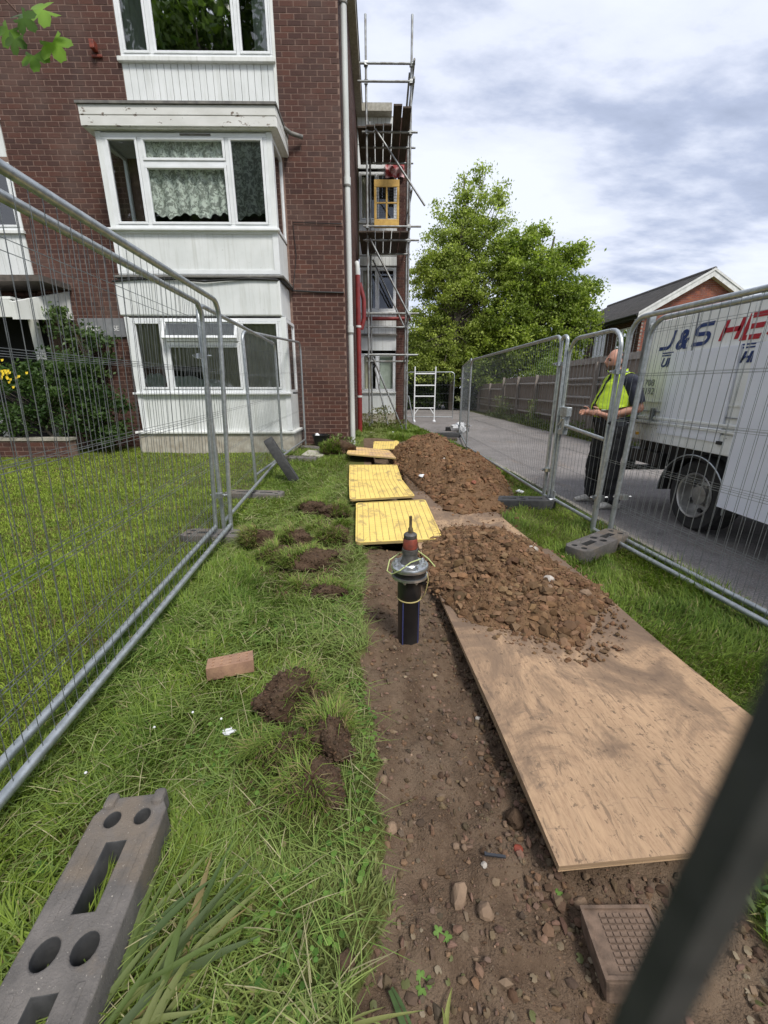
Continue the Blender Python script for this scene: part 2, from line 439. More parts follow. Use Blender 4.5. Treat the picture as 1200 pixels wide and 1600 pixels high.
class MB:
    def __init__(s):
        s.v = []; s.f = []
    def box(s, x0, x1, y0, y1, z0, z1, M=None):
        b = len(s.v)
        P = [(x0, y0, z0), (x1, y0, z0), (x1, y1, z0), (x0, y1, z0), (x0, y0, z1), (x1, y0, z1), (x1, y1, z1), (x0, y1, z1)]
        if M is not None:
            P = [tuple(M @ Vector(p)) for p in P]
        s.v += P
        s.f += [tuple(b + i for i in q) for q in ((0, 3, 2, 1), (4, 5, 6, 7), (0, 1, 5, 4), (1, 2, 6, 5), (2, 3, 7, 6), (3, 0, 4, 7))]
        return s
    def tube(s, pts, r, seg=8, cap=True):
        pts = [Vector(p) for p in pts]
        rs = r if hasattr(r, '__len__') else [r] * len(pts)
        b = len(s.v)
        prev = None
        for i, p in enumerate(pts):
            d = (pts[min(i + 1, len(pts) - 1)] - pts[max(i - 1, 0)]).normalized()
            if prev is None:
                a = d.orthogonal().normalized()
            else:
                a = (prev - d * prev.dot(d))
                a = a.normalized() if a.length > 1e-6 else d.orthogonal().normalized()
            prev = a
            c = d.cross(a)
            for k in range(seg):
                t = 2 * math.pi * k / seg
                s.v.append(tuple(p + (a * math.cos(t) + c * math.sin(t)) * rs[i]))
        for i in range(len(pts) - 1):
            for k in range(seg):
                k2 = (k + 1) % seg
                s.f.append((b + i * seg + k, b + i * seg + k2, b + (i + 1) * seg + k2, b + (i + 1) * seg + k))
        if cap:
            s.f.append(tuple(b + k for k in reversed(range(seg))))
            s.f.append(tuple(b + (len(pts) - 1) * seg + k for k in range(seg)))
        return s
    def lathe(s, prof, seg=24, o=(0, 0, 0), cap=True):
        b = len(s.v)
        for r, z in prof:
            for k in range(seg):
                t = 2 * math.pi * k / seg
                s.v.append((o[0] + r * math.cos(t), o[1] + r * math.sin(t), o[2] + z))
        for i in range(len(prof) - 1):
            for k in range(seg):
                k2 = (k + 1) % seg
                s.f.append((b + i * seg + k, b + i * seg + k2, b + (i + 1) * seg + k2, b + (i + 1) * seg + k))
        if cap:
            s.f.append(tuple(b + k for k in reversed(range(seg))))
            s.f.append(tuple(b + (len(prof) - 1) * seg + k for k in range(seg)))
        return s
    def prism(s, poly, d, M=None):
        """poly: list of 3-D points, extruded by vector d"""
        b = len(s.v); n = len(poly); d = Vector(d)
        P = [Vector(p) for p in poly] + [Vector(p) + d for p in poly]
        if M is not None:
            P = [M @ p for p in P]
        s.v += [tuple(p) for p in P]
        s.f.append(tuple(b + i for i in reversed(range(n))))
        s.f.append(tuple(b + n + i for i in range(n)))
        for i in range(n):
            j = (i + 1) % n
            s.f.append((b + i, b + j, b + n + j, b + n + i))
        return s
    def quad(s, *p):
        b = len(s.v)
        s.v += [tuple(q) for q in p]
        s.f.append(tuple(range(b, b + len(p))))
        return s
    def mesh(s, name, mat, smooth=None):
        me = bpy.data.meshes.new(name)
        me.from_pydata(s.v, [], s.f)
        bm = bmesh.new(); bm.from_mesh(me)
        bmesh.ops.recalc_face_normals(bm, faces=bm.faces)
        bm.to_mesh(me); bm.free()
        if mat:
            me.materials.append(MAT[mat])
        if smooth:
            setsmooth(me, smooth)
        return me
    def build(s, name, mat, parent=None, smooth=None, bevel=0):
        o = link(name, s.mesh(name, mat, smooth), parent)
        if bevel:
            md = o.modifiers.new('bevel', 'BEVEL')
            md.width = bevel; md.segments = 2; md.limit_method = 'ANGLE'; md.angle_limit = rad(40)
        return o

def npmesh(name, V, F, mat, attr=None, smooth=False, attrname='col'):
    """V (n,3), F (m,k) with constant k; attr (n,3) colours or (n,) floats on points"""
    me = bpy.data.meshes.new(name)
    n, (mcount, k) = len(V), F.shape
    me.vertices.add(n)
    me.vertices.foreach_set('co', np.ascontiguousarray(V, dtype=np.float32).ravel())
    me.loops.add(mcount * k)
    me.loops.foreach_set('vertex_index', np.ascontiguousarray(F, dtype=np.int32).ravel())
    me.polygons.add(mcount)
    me.polygons.foreach_set('loop_start', np.arange(0, mcount * k, k, dtype=np.int32))
    me.polygons.foreach_set('use_smooth', np.full(mcount, bool(smooth)))
    me.update(calc_edges=True)
    if attr is not None:
        if attr.ndim == 1:
            a = me.attributes.new(attrname, 'FLOAT', 'POINT')
            a.data.foreach_set('value', attr.astype(np.float32))
        else:
            a = me.attributes.new(attrname, 'FLOAT_COLOR', 'POINT')
            col = np.ones((n, 4), dtype=np.float32); col[:, :3] = attr
            a.data.foreach_set('color', col.ravel())
    me.materials.append(MAT[mat])
    return me

def evalmesh(o, name):
    bpy.context.view_layer.update()
    dg = bpy.context.evaluated_depsgraph_get()
    me = bpy.data.meshes.new_from_object(o.evaluated_get(dg))
    me.name = name
    return me

# value noise, vectorised
def vnoise(x, y, s, seed=0):
    x = np.asarray(x, dtype=float) * s; y = np.asarray(y, dtype=float) * s
    xi = np.floor(x).astype(np.int64); yi = np.floor(y).astype(np.int64)
    fx = x - xi; fy = y - yi
    fx = fx * fx * (3 - 2 * fx); fy = fy * fy * (3 - 2 * fy)
    def hsh(a, b):
        h = (a * 374761393 + b * 668265263 + seed * 974711) & 0x7fffffff
        h = ((h ^ (h >> 13)) * 1274126177) & 0x7fffffff
        return ((h ^ (h >> 16)) & 0xffff) / 65535.0
    a = hsh(xi, yi); b = hsh(xi + 1, yi); c = hsh(xi, yi + 1); d = hsh(xi + 1, yi + 1)
    return (a * (1 - fx) + b * fx) * (1 - fy) + (c * (1 - fx) + d * fx) * fy
def ss(a, b, x):
    t = np.clip((np.asarray(x, dtype=float) - a) / (b - a), 0, 1)
    return t * t * (3 - 2 * t)

# ------------------------------------------------------------------ terrain
def trench_l(y):          # left edge of the bare strip
    y = np.asarray(y, dtype=float)
    w = .05 * (vnoise(y, y * 0, 5, 3) - .5) + .04 * (vnoise(y, y * 0, 14, 4) - .5)
    return np.interp(y, [.2, .55, .8, 1.0, 1.5, 2.2, 3.4, 3.6], [-.06, -.04, .03, .0, -.06, -.09, -.14, -.14]) + w
def trench_r(y):
    return np.interp(y, [.2, .72, .86, .95, 3.1, 3.6], [1.02, 1.0, .95, .72, .55, .5])
def soil_mask(x, y):
    x = np.asarray(x, dtype=float); y = np.asarray(y, dtype=float)
    m = ss(-.03, .03, x - trench_l(y)) * ss(-.04, .04, trench_r(y) - x) * (1 - ss(3.45, 3.6, y))
    m2 = ss(.0, .06, x + .22 - .04 * (5 - y)) * ss(0, .06, .42 - x) * ss(3.4, 3.5, y) * (1 - ss(10.2, 10.6, y))
    # trodden edge round the big heap
    m3 = (((x - 1.05) / .98) ** 2 + ((y - 7.5) / 3.4) ** 2 < 1.0) * 1.0
    m4 = (((x + .34) / .20) ** 2 + ((y - 1.28) / .26) ** 2 < 1) * .40 + (((x + .62) / .4) ** 2 + ((y - 3.3) / .85) ** 2 < 1) * .55
    return np.clip(np.maximum(np.maximum(m, m2), np.maximum(m3, m4)), 0, 1)
def gz(x, y):
    x = np.asarray(x, dtype=float); y = np.asarray(y, dtype=float)
    lawn = 1 - ss(2.1, 2.35, x)
    z = .13 * ss(6.2, 8.8, y) * (1 - ss(-.2, 1.0, x)) * (1 - ss(12, 14, y) * .4)
    z = z + lawn * (.025 * (vnoise(x, y, 1.6, 1) - .5) + .018 * (vnoise(x, y, 5, 2) - .5))
    m = ss(-.05, .05, x - trench_l(y)) * ss(-.06, .06, trench_r(y) - x) * (1 - ss(3.5, 3.55, y))
    z = z - m * (.045 + .045 * (vnoise(x, y, 7, 5) - .5) + .030 * (vnoise(x, y, 19, 6) - .5) + .014 * (vnoise(x, y, 40, 7) - .5))
    t = ss(0, .06, x + .16) * ss(0, .06, .40 - x) * ss(3.43, 3.47, y) * (1 - ss(10.0, 10.3, y))
    return z - t * .30
def lines(segs):
    out = []
    for a, b, st in segs:
        out += list(np.arange(a, b - 1e-6, st))
    out.append(segs[-1][1])
    return np.array(out)
xs = lines([(-140, -20, 15), (-20, -9, 1.5), (-9, -1.7, .2), (-1.7, 2.4, .022), (2.4, 7, .35), (7, 30, 3), (30, 140, 15)])
ys = lines([(-80, -6, 8), (-6, .2, .4), (.2, 4.0, .022), (4.0, 11, .06), (11, 24, .5), (24, 60, 4), (60, 300, 30)])
XX, YY = np.meshgrid(xs, ys)
ZZ = gz(XX, YY)
V = np.stack([XX.ravel(), YY.ravel(), ZZ.ravel()], 1)
nx, ny = len(xs), len(ys)
ii, jj = np.meshgrid(np.arange(nx - 1), np.arange(ny - 1))
a = (jj * nx + ii).ravel()
F = np.stack([a, a + 1, a + nx + 1, a + nx], 1)
gme = npmesh('ground', V, F, 'ground', soil_mask(XX, YY).ravel(), smooth=True, attrname='soil')
ground = tag(link('ground', gme), kind='structure')

# access road: one sheet, left edge follows the verge
rl = [(2.62, -30), (2.55, 0), (2.42, 3.2), (2.36, 5), (2.2, 7), (2.05, 9.5), (1.85, 11), (1.55, 13.5), (1.3, 15.6), (1.22, 17), (1.2, 30), (-6, 34), (-6, 60)]
rr = [(5.62, -30), (5.62, 0), (5.62, 3.2), (5.6, 5), (5.55, 7), (5.5, 9.5), (5.5, 11), (5.45, 13.5), (5.4, 15.6), (5.4, 17), (5.2, 30), (6, 34), (6, 60)]
mb = MB()
for i in range(len(rl) - 1):
    n = 6
    for k in range(n):
        a_ = [rl[i][0] + (rr[i][0] - rl[i][0]) * q / n for q in (k, k + 1)]
        b_ = [rl[i + 1][0] + (rr[i + 1][0] - rl[i + 1][0]) * q / n for q in (k, k + 1)]
        mb.quad((a_[0], rl[i][1], .012), (a_[1], rl[i][1], .012), (b_[1], rl[i + 1][1], .012), (b_[0], rl[i + 1][1], .012))
tag(mb.build('road', 'asphalt'), kind='structure')
# concrete edging stones between the verge and the road
edg = tag(link('road_edging', None), kind='structure')
edme = MB().box(-.03, .03, -.45, .45, -.05, .03).mesh('edging_stone', 'kerb_conc')
for i in range(9):
    y = -.2 + i * .915
    x = np.interp(y, [-2, 0, 3.2, 5, 7, 9.5], [2.6, 2.55, 2.42, 2.36, 2.2, 2.05]) - .035
    o = link('edging_stone', edme, edg)
    o.location = (x, y, RND.uniform(-.004, .006)); o.rotation_euler = (0, 0, rad(RND.uniform(1.5, 4)))

# ------------------------------------------------------------------ brickwork
BW, BH, JT = .237, .0826, .0145
def brick_cells(u0, u1, v0, v1, excl):
    """running bond over [u0,u1]x[v0,v1] minus rectangles"""
    out = []
    n = int(math.ceil((v1 - v0) / BH))
    for i in range(n):
        za, zb = v0 + i * BH, min(v0 + (i + 1) * BH, v1)
        if zb - za < .03: continue
        zc = (za + zb) / 2
        spans = [(u0, u1)]
        for (ea, eb, ec, ed) in excl:
            if ec < zc < ed:
                ns = []
                for (p, q) in spans:
                    if eb <= p or ea >= q: ns.append((p, q)); continue
                    if ea > p: ns.append((p, ea))
                    if eb < q: ns.append((eb, q))
                spans = ns
        off = (BW / 2 if i % 2 else 0)
        k0 = int(math.floor((u0 - BW) / BW)); k1 = int(math.ceil((u1 + BW) / BW))
        for k in range(k0, k1 + 1):
            a = k * BW + off; b = a + BW
            for (p, q) in spans:
                x0, x1 = max(a, p), min(b, q)
                if x1 - x0 > .035:
                    out.append((x0 + JT / 2, x1 - JT / 2, za + JT / 2, zb - JT / 2))
    return out
def stuff_bricks(name, cells, fn, parent, mat='brick', th=.03):
    n = len(cells)
    V = np.zeros((n, 8, 3)); rn = NR.random(n)
    for i, (a, b, c, d) in enumerate(cells):
        pr = NR.uniform(-.0012, .0012)
        V[i] = [fn(a, c, pr), fn(b, c, pr), fn(b, d, pr), fn(a, d, pr), fn(a, c, -th), fn(b, c, -th), fn(b, d, -th), fn(a, d, -th)]
    q = np.array([(0, 1, 2, 3), (0, 4, 5, 1), (1, 5, 6, 2), (2, 6, 7, 3), (3, 7, 4, 0)])
    F = (np.arange(n)[:, None, None] * 8 + q[None]).reshape(-1, 4)
    me = npmesh(name, V.reshape(-1, 3), F, mat, np.repeat(rn, 8), attrname='rnd')
    return tag(link(name, me, parent), kind='stuff')

# ------------------------------------------------------------------ apartment block
YF = 9.0
bld = thing('apartment_block', 'three storey dark red brick apartment block with white bay windows behind the wire fence', 'building', (0, 0, 0))
XR, XL, ZT = -.68, -13.0, 9.3
# wall cores (mortar) leave real openings for the windows
core = MB()
M0 = YF + .0035
for (a, b, c, d) in [(-1.80, XR - .0035, -.3, ZT), (-6.72, -4.42, -.3, ZT), (XL, -6.72, -.3, 0.2), (-4.42, -1.80, 8.32, ZT), (-4.42, -1.80, 5.35, 6.15), (-4.42, -1.80, 2.6, 3.9),
                     (XL, -6.72, 5.28, 5.45), (XL, -6.72, 3.2, 3.42), (XL, -6.72, 7.6, ZT), (XL, -9.2, .2, 3.2)]:
    core.box(a, b, M0, M0 + .28, c, d)
core.box(XR - .30, XR - .0035, M0 + .28, 15.5, -.3, ZT)          # side wall
core.box(XL - .3, XL, M0, 20, -.3, ZT)
core.build('wall', 'mortar', bld)
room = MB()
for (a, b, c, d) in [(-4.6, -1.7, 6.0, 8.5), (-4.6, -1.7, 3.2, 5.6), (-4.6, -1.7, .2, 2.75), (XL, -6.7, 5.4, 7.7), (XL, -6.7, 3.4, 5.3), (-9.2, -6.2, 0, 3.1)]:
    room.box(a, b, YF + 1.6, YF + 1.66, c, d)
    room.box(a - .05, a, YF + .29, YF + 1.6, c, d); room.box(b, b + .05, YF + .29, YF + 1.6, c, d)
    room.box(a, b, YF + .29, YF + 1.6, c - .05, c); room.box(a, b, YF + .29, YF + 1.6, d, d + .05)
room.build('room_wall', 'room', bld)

excl = [(-4.66, -1.74, -1, 5.45), (-4.42, -1.80, 5.4, 8.32), (XL, -6.72, 3.2, 7.62), (-9.2, -6.45, -1, 2.75)]
cells = brick_cells(XL, XR, .02, ZT, excl)
CAMP = np.array([0, 0, 1.37])
def bkey(c):
    p = np.array([(c[0] + c[1]) / 2, YF, (c[2] + c[3]) / 2])
    vis = (p[2] < 7.45) and (p[0] > -7.6)
    behind = (p[0] < -4.7 and p[2] < 2.6)
    return (0 if vis and not behind else 1, np.linalg.norm(p - CAMP))
cells.sort(key=bkey)
bshare = {}
for (a, b, c, d) in cells[:300]:
    key = (round(b - a, 3), round(d - c, 3))
    if key not in bshare:
        w, hh = key
        bshare[key] = MB().box(-w / 2, w / 2, 0, .03, -hh / 2, hh / 2).mesh('brick', 'brick')
    o = link('brick', bshare[key], bld)
    o.location = ((a + b) / 2, YF + RND.uniform(-.0012, .0012), (c + d) / 2)
stuff_bricks('brickwork', cells[300:], lambda u, v, p: (u, YF - p, v), bld)
side = brick_cells(YF + .004, 15.5, .02, ZT, [])
stuff_bricks('side_brickwork', side, lambda u, v, p: (XR + p, u, v), bld)

# flat roof with overhanging eaves
MB().box(XL - .2, XR + .18, YF - .35, 30, ZT, ZT + .2).build('roof', 'concrete', bld)
MB().box(XL - .2, XR + .2, YF - .37, 30, ZT + .2, ZT + .28).build('roof_edge', 'bitumen', bld)

def window(parent, x0, x1, z0, z1, Y, lights, transoms=None, fw=.055, dp=.07, glassm='glass', name='window', sash=True):
    """lights: fractional boundaries; frame + panes as sub-parts of a window part"""
    f = MB()
    W_ = x1 - x0
    f.box(x0, x1, Y, Y + dp, z0, z0 + fw); f.box(x0, x1, Y, Y + dp, z1 - fw, z1)
    f.box(x0, x0 + fw, Y, Y + dp, z0 + fw, z1 - fw); f.box(x1 - fw, x1, Y, Y + dp, z0 + fw, z1 - fw)
    for l in lights[1:-1]:
        xm = x0 + l * W_
        f.box(xm - fw * .55, xm + fw * .55, Y + .001, Y + dp - .001, z0 + fw, z1 - fw)
    o = f.build(name, 'upvc', parent, bevel=.006)
    for i in range(len(lights) - 1):
        a = x0 + lights[i] * W_ + (fw if i == 0 else fw * .55)
        b = x0 + lights[i + 1] * W_ - (fw if i == len(lights) - 2 else fw * .55)
        zs = [z0 + fw, z1 - fw]
        tz = (transoms or {}).get(i)
        if tz:
            g = MB().box(a, b, Y + .002, Y + dp - .002, tz - fw * .55, tz + fw * .55)
            g.build('transom', 'upvc', o, bevel=.006)
            zs = [z0 + fw, tz - fw * .55, tz + fw * .55, z1 - fw]
        for k in range(0, len(zs), 2):
            c, d = zs[k], zs[k + 1]
            if sash:
                s_ = .042
                g = MB()
                g.box(a + .004, b - .004, Y - .012, Y + .05, c + .004, c + s_); g.box(a + .004, b - .004, Y - .012, Y + .05, d - s_, d - .004)
                g.box(a + .004, a + s_, Y - .012, Y + .05, c + s_, d - s_); g.box(b - s_, b - .004, Y - .012, Y + .05, c + s_, d - s_)
                g.build('sash', 'upvc', o, bevel=.005)
            else:
                s_ = 0
            MB().quad((a + s_, Y + .02, c + s_), (b - s_, Y + .02, c + s_), (b - s_, Y + .02, d - s_), (a + s_, Y + .02, d - s_)).build('pane', glassm, o)
    return o
def curtain(parent, x0, x1, z0, z1, Y, mat, amp=.025, wl=.12, hem=0, name='curtain'):
    n = int((x1 - x0) / .015)
    nz_ = 8
    P = []
    for j in range(nz_ + 1):
        for i in range(n + 1):
            x = x0 + (x1 - x0) * i / n
            ph = 2 * math.pi * x / wl + 1.3 * math.sin(x * 4.1)
            zb = z0 + (hem * abs(math.sin(x * 5.2)) + .3 * hem * math.sin(x * 37) if hem else 0)
            z = zb + (z1 - zb) * j / nz_
            P.append((x, Y + amp * math.sin(ph) * (1 - .25 * j / nz_), z))
    m_ = MB(); m_.v = P
    for j in range(nz_):
        for i in range(n):
            q = j * (n + 1) + i
            m_.f.append((q, q + 1, q + n + 2, q + n + 1))
    return m_.build(name, mat, parent, smooth=80)

# top floor window and its boarded apron
w = window(bld, -4.41, -1.80, 6.77, 8.32, YF - .005, [0, .205, .77, 1])
curtain(w, -4.35, -3.95, 6.80, 8.3, YF + .10, 'curtain_green', wl=.09)
curtain(w, -2.14, -1.86, 6.80, 8.3, YF + .10, 'curtain_green', wl=.09)
MB().box(-4.46, -1.77, YF - .06, YF + .03, 6.70, 6.766).build('window_sill', 'white_paint', bld, bevel=.008)
nb = 22
for i in range(nb):
    a = -4.42 + i * 2.62 / nb
    MB().box(a + .004, a + 2.62 / nb - .004, YF + RND.uniform(-.002, .002), YF + .03, 6.13, 6.70).build('cladding_board', 'white_panel', bld, bevel=.003)
MB().box(-4.42, -1.80, YF + .022, YF + .06, 6.10, 6.70).build('cladding_backing', 'lead', bld)
MB().box(-1.815, -1.765, YF - .018, YF + .03, 6.02, 8.35).build('corner_trim', 'white_paint', bld)

# first floor bay: roof boards, glazing, apron panels
B = 8.2
bay = MB()
bay.box(-4.63, -4.54, B, B + .09, 3.96, 5.36); bay.box(-1.85, -1.76, B, B + .09, 3.96, 5.36)        # corner posts
bay.box(-4.63, -1.76, B + .012, YF, 3.27, 3.30)
bay.box(-4.62, -1.77, B + .02, B + .06, 3.30, 3.96)
bay.box(-4.615, -4.575, B + .06, YF, 3.30, 3.96); bay.box(-1.815, -1.775, B + .06, YF, 3.30, 3.96)
bay.box(-4.62, -1.77, B + .05, YF, 5.34, 5.37)
bayo = bay.build('bay_window', 'white_panel', bld, bevel=.005)
for (a, b, c, d) in [(-4.63, -1.76, 3.92, 3.975), (-4.63, -1.76, 3.30, 3.36)]:
    MB().box(a, b, B + .004, B + .05, c, d).build('panel_rail', 'upvc', bayo)
for (a, b) in [(-4.63, -4.53), (-1.86, -1.76)]:
    MB().box(a, b, B + .006, B + .05, 3.36, 3.92).build('panel_stile', 'upvc', bayo)
MB().box(-4.68, -1.72, B - .05, B + .05, 3.955, 3.995).build('window_sill', 'upvc', bayo, bevel=.008)
MB().box(-4.70, -1.70, B - .05, YF, 3.235, 3.268).build('drip_board', 'lead', bayo)
w = window(bld, -4.54, -1.85, 3.995, 5.34, B, [0, .225, .755, 1], {1: 4.93})
curtain(w, -3.88, -2.56, 4.17, 5.3, B + .10, 'lace', hem=.07, wl=.2, name='lace_curtain')
curtain(w, -2.47, -1.9, 4.17, 5.3, B + .10, 'lace', hem=.07, wl=.2, name='lace_curtain')
MB().box(-3.25, -2.75, B - .016, B - .002, 5.305, 5.325).build('vent', 'lead', w)
def side_window(X, y0, y1, z0, z1, parent, sgn):
    f = MB(); fw = .05
    xa, xb = (X - .05, X) if sgn > 0 else (X, X + .05)
    f.box(xa, xb, y0, y1, z0, z0 + fw); f.box(xa, xb, y0, y1, z1 - fw, z1)
    f.box(xa, xb, y0, y0 + fw, z0 + fw, z1 - fw); f.box(xa, xb, y1 - fw, y1, z0 + fw, z1 - fw)
    o = f.build('side_window', 'upvc', parent)
    xm = (xa + xb) / 2
    MB().quad((xm, y0 + fw, z0 + fw), (xm, y1 - fw, z0 + fw), (xm, y1 - fw, z1 - fw), (xm, y0 + fw, z1 - fw)).build('pane', 'glass', o)
    return o
side_window(-1.765, B + .10, YF - .002, 3.995, 5.34, bld, 1)
side_window(-4.625, B + .10, YF - .002, 3.995, 5.34, bld, -1)
# bay roof: two old peeling fascia boards on front and right return, lead top
rf = MB().box(-4.75, -1.67, 8.13, YF, 5.40, 5.66).build('bay_roof', 'peeling', bld)
for (c, d) in [(5.38, 5.515), (5.525, 5.655)]:
    MB().box(-4.77, -1.65, 8.10, 8.128, c, d).build('fascia_board', 'peeling', rf, bevel=.006)
    MB().box(-1.668, -1.64, 8.13, YF, c, d).build('fascia_board', 'peeling', rf, bevel=.006)
MB().box(-4.80, -1.625, 8.075, YF, 5.66, 5.695).build('roof_flashing', 'lead', rf)
MB().tube([(-1.70, 8.6, 5.66), (-1.56, 8.85, 5.66), (-1.36, 8.93, 5.64)], .035, 8).build('gutter_outlet', 'lead', rf, smooth=50)
MB().box(-4.76, -1.66, 8.13, YF, 5.372, 5.398).build('soffit', 'white_paint', rf)

# white band between the storeys, ground floor bay
MB().box(-4.72, -1.78, B - .02, YF, 2.62, 3.20).build('storey_band', 'white_panel', bld, bevel=.02)
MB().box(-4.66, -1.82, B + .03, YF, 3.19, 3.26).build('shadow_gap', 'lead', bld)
MB().tube([(-4.75, B - .03, 3.17), (-4.2, B - .045, 3.215), (-3.6, B - .05, 3.20), (-3.1, B - .055, 3.165), (-2.75, B - .05, 3.19), (-2.3, B - .045, 3.215), (-1.82, B - .04, 3.20), (-1.74, B + .1, 3.20), (-1.70, YF - .03, 3.19), (-1.2, YF - .02, 3.17), (-.70, YF - .02, 3.16)], .016, 6).build('cable', 'cable', bld, smooth=60)
MB().tube([(-1.70, YF - .02, 3.19), (-1.60, YF - .02, 3.8), (-1.63, YF - .02, 4.35), (-.70, YF - .02, 4.33)], .008, 5).build('cable', 'cable', bld, smooth=60)
gb = MB()
gb.box(-4.67, -4.58, B, B + .09, 1.24, 2.60); gb.box(-1.81, -1.72, B, B + .09, 1.24, 2.60)
gb.box(-4.66, -1.73, B + .02, B + .06, .54, 1.24)
gb.box(-4.655, -4.61, B + .06, YF, .54, 1.24); gb.box(-1.78, -1.735, B + .06, YF, .54, 1.24)
gbo = gb.build('bay_window', 'white_panel', bld, bevel=.005)
MB().box(-4.72, -1.68, B - .05, B + .06, 1.235, 1.275).build('window_sill', 'upvc', gbo, bevel=.008)
MB().box(-4.80, -1.66, B - .06, YF, .495, .54).build('plinth_sill', 'white_paint', gbo, bevel=.008)
for (a, b) in [(-4.67, -4.57), (-1.82, -1.72)]:
    MB().box(a, b, B + .006, B + .05, .56, 1.235).build('panel_stile', 'upvc', gbo)
MB().box(-4.76, -1.70, B - .02, YF, -.1, .493).build('plinth', 'render_base', bld, bevel=.01)
w = window(bld, -4.58, -1.81, 1.275, 2.58, B, [0, .215, .72, 1], {1: 2.15})
curtain(w, -4.52, -1.87, 1.75, 2.55, B + .085, 'curtain_beige', wl=.085, amp=.02)
curtain(w, -3.4, -1.87, 1.30, 1.78, B + .09, 'curtain_beige', wl=.085, amp=.02)
bd = MB()
for (cx, cz, rx, rz) in [(-4.3, 1.46, .2, .17), (-3.75, 1.43, .34, .15), (-3.3, 1.40, .3, .12)]:
    n = 14
    prof = [(max(.01, math.sin(math.pi * k / 10)) , -math.cos(math.pi * k / 10)) for k in range(11)]
    b0 = len(bd.v)
    bd.lathe([(r, z) for r, z in prof], 16)
    for q in range(b0, len(bd.v)):
        x, y, z = bd.v[q]
        k = 1 + .12 * math.sin(7 * x + 5 * z)
        bd.v[q] = (cx + x * rx * k, B + .05 + y * .02, cz + z * rz * k)
bd.build('stored_bedding', 'bedding', w, smooth=80)
# open top-hung vent
tv = MB(); a, b = -3.96, -2.60
Mv = Matrix.Translation((0, B - .01, 2.55)) @ Matrix.Rotation(rad(-24), 4, 'X')
tv.box(a, b, -.02, .025, -.36, -.31, Mv); tv.box(a, b, -.02, .025, -.05, 0, Mv)
tv.box(a, a + .05, -.02, .025, -.31, -.05, Mv); tv.box(b - .05, b, -.02, .025, -.31, -.05, Mv)
tvo = tv.build('open_vent', 'upvc', w, bevel=.005)
MB().quad(*[Mv @ Vector(p) for p in ((a + .05, 0, -.31), (b - .05, 0, -.31), (b - .05, 0, -.05), (a + .05, 0, -.05))]).build('vent_pane', 'glass', w)
side_window(-1.725, B + .10, YF - .002, 1.275, 2.58, bld, 1)

# left hand window column
for (z0, z1, c0, c1) in [(5.95, 7.6, 5.36, 5.92), (4.20, 5.28, 3.30, 4.16)]:
    window(bld, XL, -6.73, z0, z1, YF - .004, [0, .8, 1], glassm='glass_sky')
    MB().box(XL, -6.70, YF - .05, YF + .02, z0 - .05, z0 - .003).build('window_sill', 'white_paint', bld)
    for i in range(24):
        a = XL + .0 + i * (XL * -1 - 6.73) / 24
        MB().box(a + .004, a + (-XL - 6.73) / 24 - .004, YF + .002, YF + .03, c0, c1).build('cladding_board', 'white_panel', bld)
    MB().box(XL, -6.73, YF + .024, YF + .06, c0 - .02, c1).build('cladding_backing', 'lead', bld)
# rusty wall light bracket
MB().box(-4.86, -4.78, YF - .12, YF - .002, 6.83, 6.95).box(-4.90, -4.72, YF - .03, YF - .001, 6.76, 6.80).build('wall_lamp', 'rust_red', bld, bevel=.01)

# porch over the entrance
pc = MB().box(XL, -6.05, 8.25, YF - .001, 3.19, 3.29).build('porch_roof', 'bitumen', bld)
MB().prism([(-6.40, 7.95, 2.52), (-6.40, 7.95, 2.80), (-6.12, YF - .002, 3.17), (-6.12, YF - .002, 2.66)], (-.08, 0, 0)).build('porch_cheek', 'white_paint', bld)
MB().box(XL, -6.48, 7.95, 8.03, 2.56, 2.84).build('porch_fascia', 'white_paint', bld)
MB().box(XL, -6.5, 8.03, YF, 2.86, 2.9).build('porch_ceiling', 'white_paint', bld)
MB().box(-6.66, -6.54, 8.5, 8.62, .1, 2.86).build('porch_column', 'white_paint', bld, bevel=.01)
dr = MB().box(-9.2, -6.46, YF + .1, YF + .15, .1, 2.75).build('entrance_door', 'dark_void', bld)
MB().box(-8.2, -8.1, YF + .06, YF + .1, .1, 2.75).build('door_frame', 'white_paint', dr)
sg = MB().box(-6.04, -5.12, YF - .03, YF - .003, 2.345, 2.69).build('name_board', 'grey_sign', bld)

def text(body, size, mat, parent, M, shear=0, extrude=.002, name='lettering', sx=1, offset=0):
    cu = bpy.data.curves.new(name, 'FONT')
    cu.body = body; cu.size = size; cu.shear = shear; cu.extrude = extrude; cu.offset = offset
    o = bpy.data.objects.new(name + '_tmp', cu)
    C.objects.link(o)
    me = evalmesh(o, name)
    bpy.data.objects.remove(o)
    me.materials.clear(); me.materials.append(MAT[mat])
    ob = link(name, me, parent)
    ob.matrix_local = M @ Matrix.Diagonal((sx, 1, 1, 1))
    return ob
text('GILB', .13, 'sign_white', sg, Matrix.Translation((-5.90, YF - .033, 2.46)) @ Matrix.Rotation(rad(90), 4, 'X'))
text('SE', .13, 'sign_white', sg, Matrix.Translation((-5.36, YF - .033, 2.46)) @ Matrix.Rotation(rad(90), 4, 'X'))

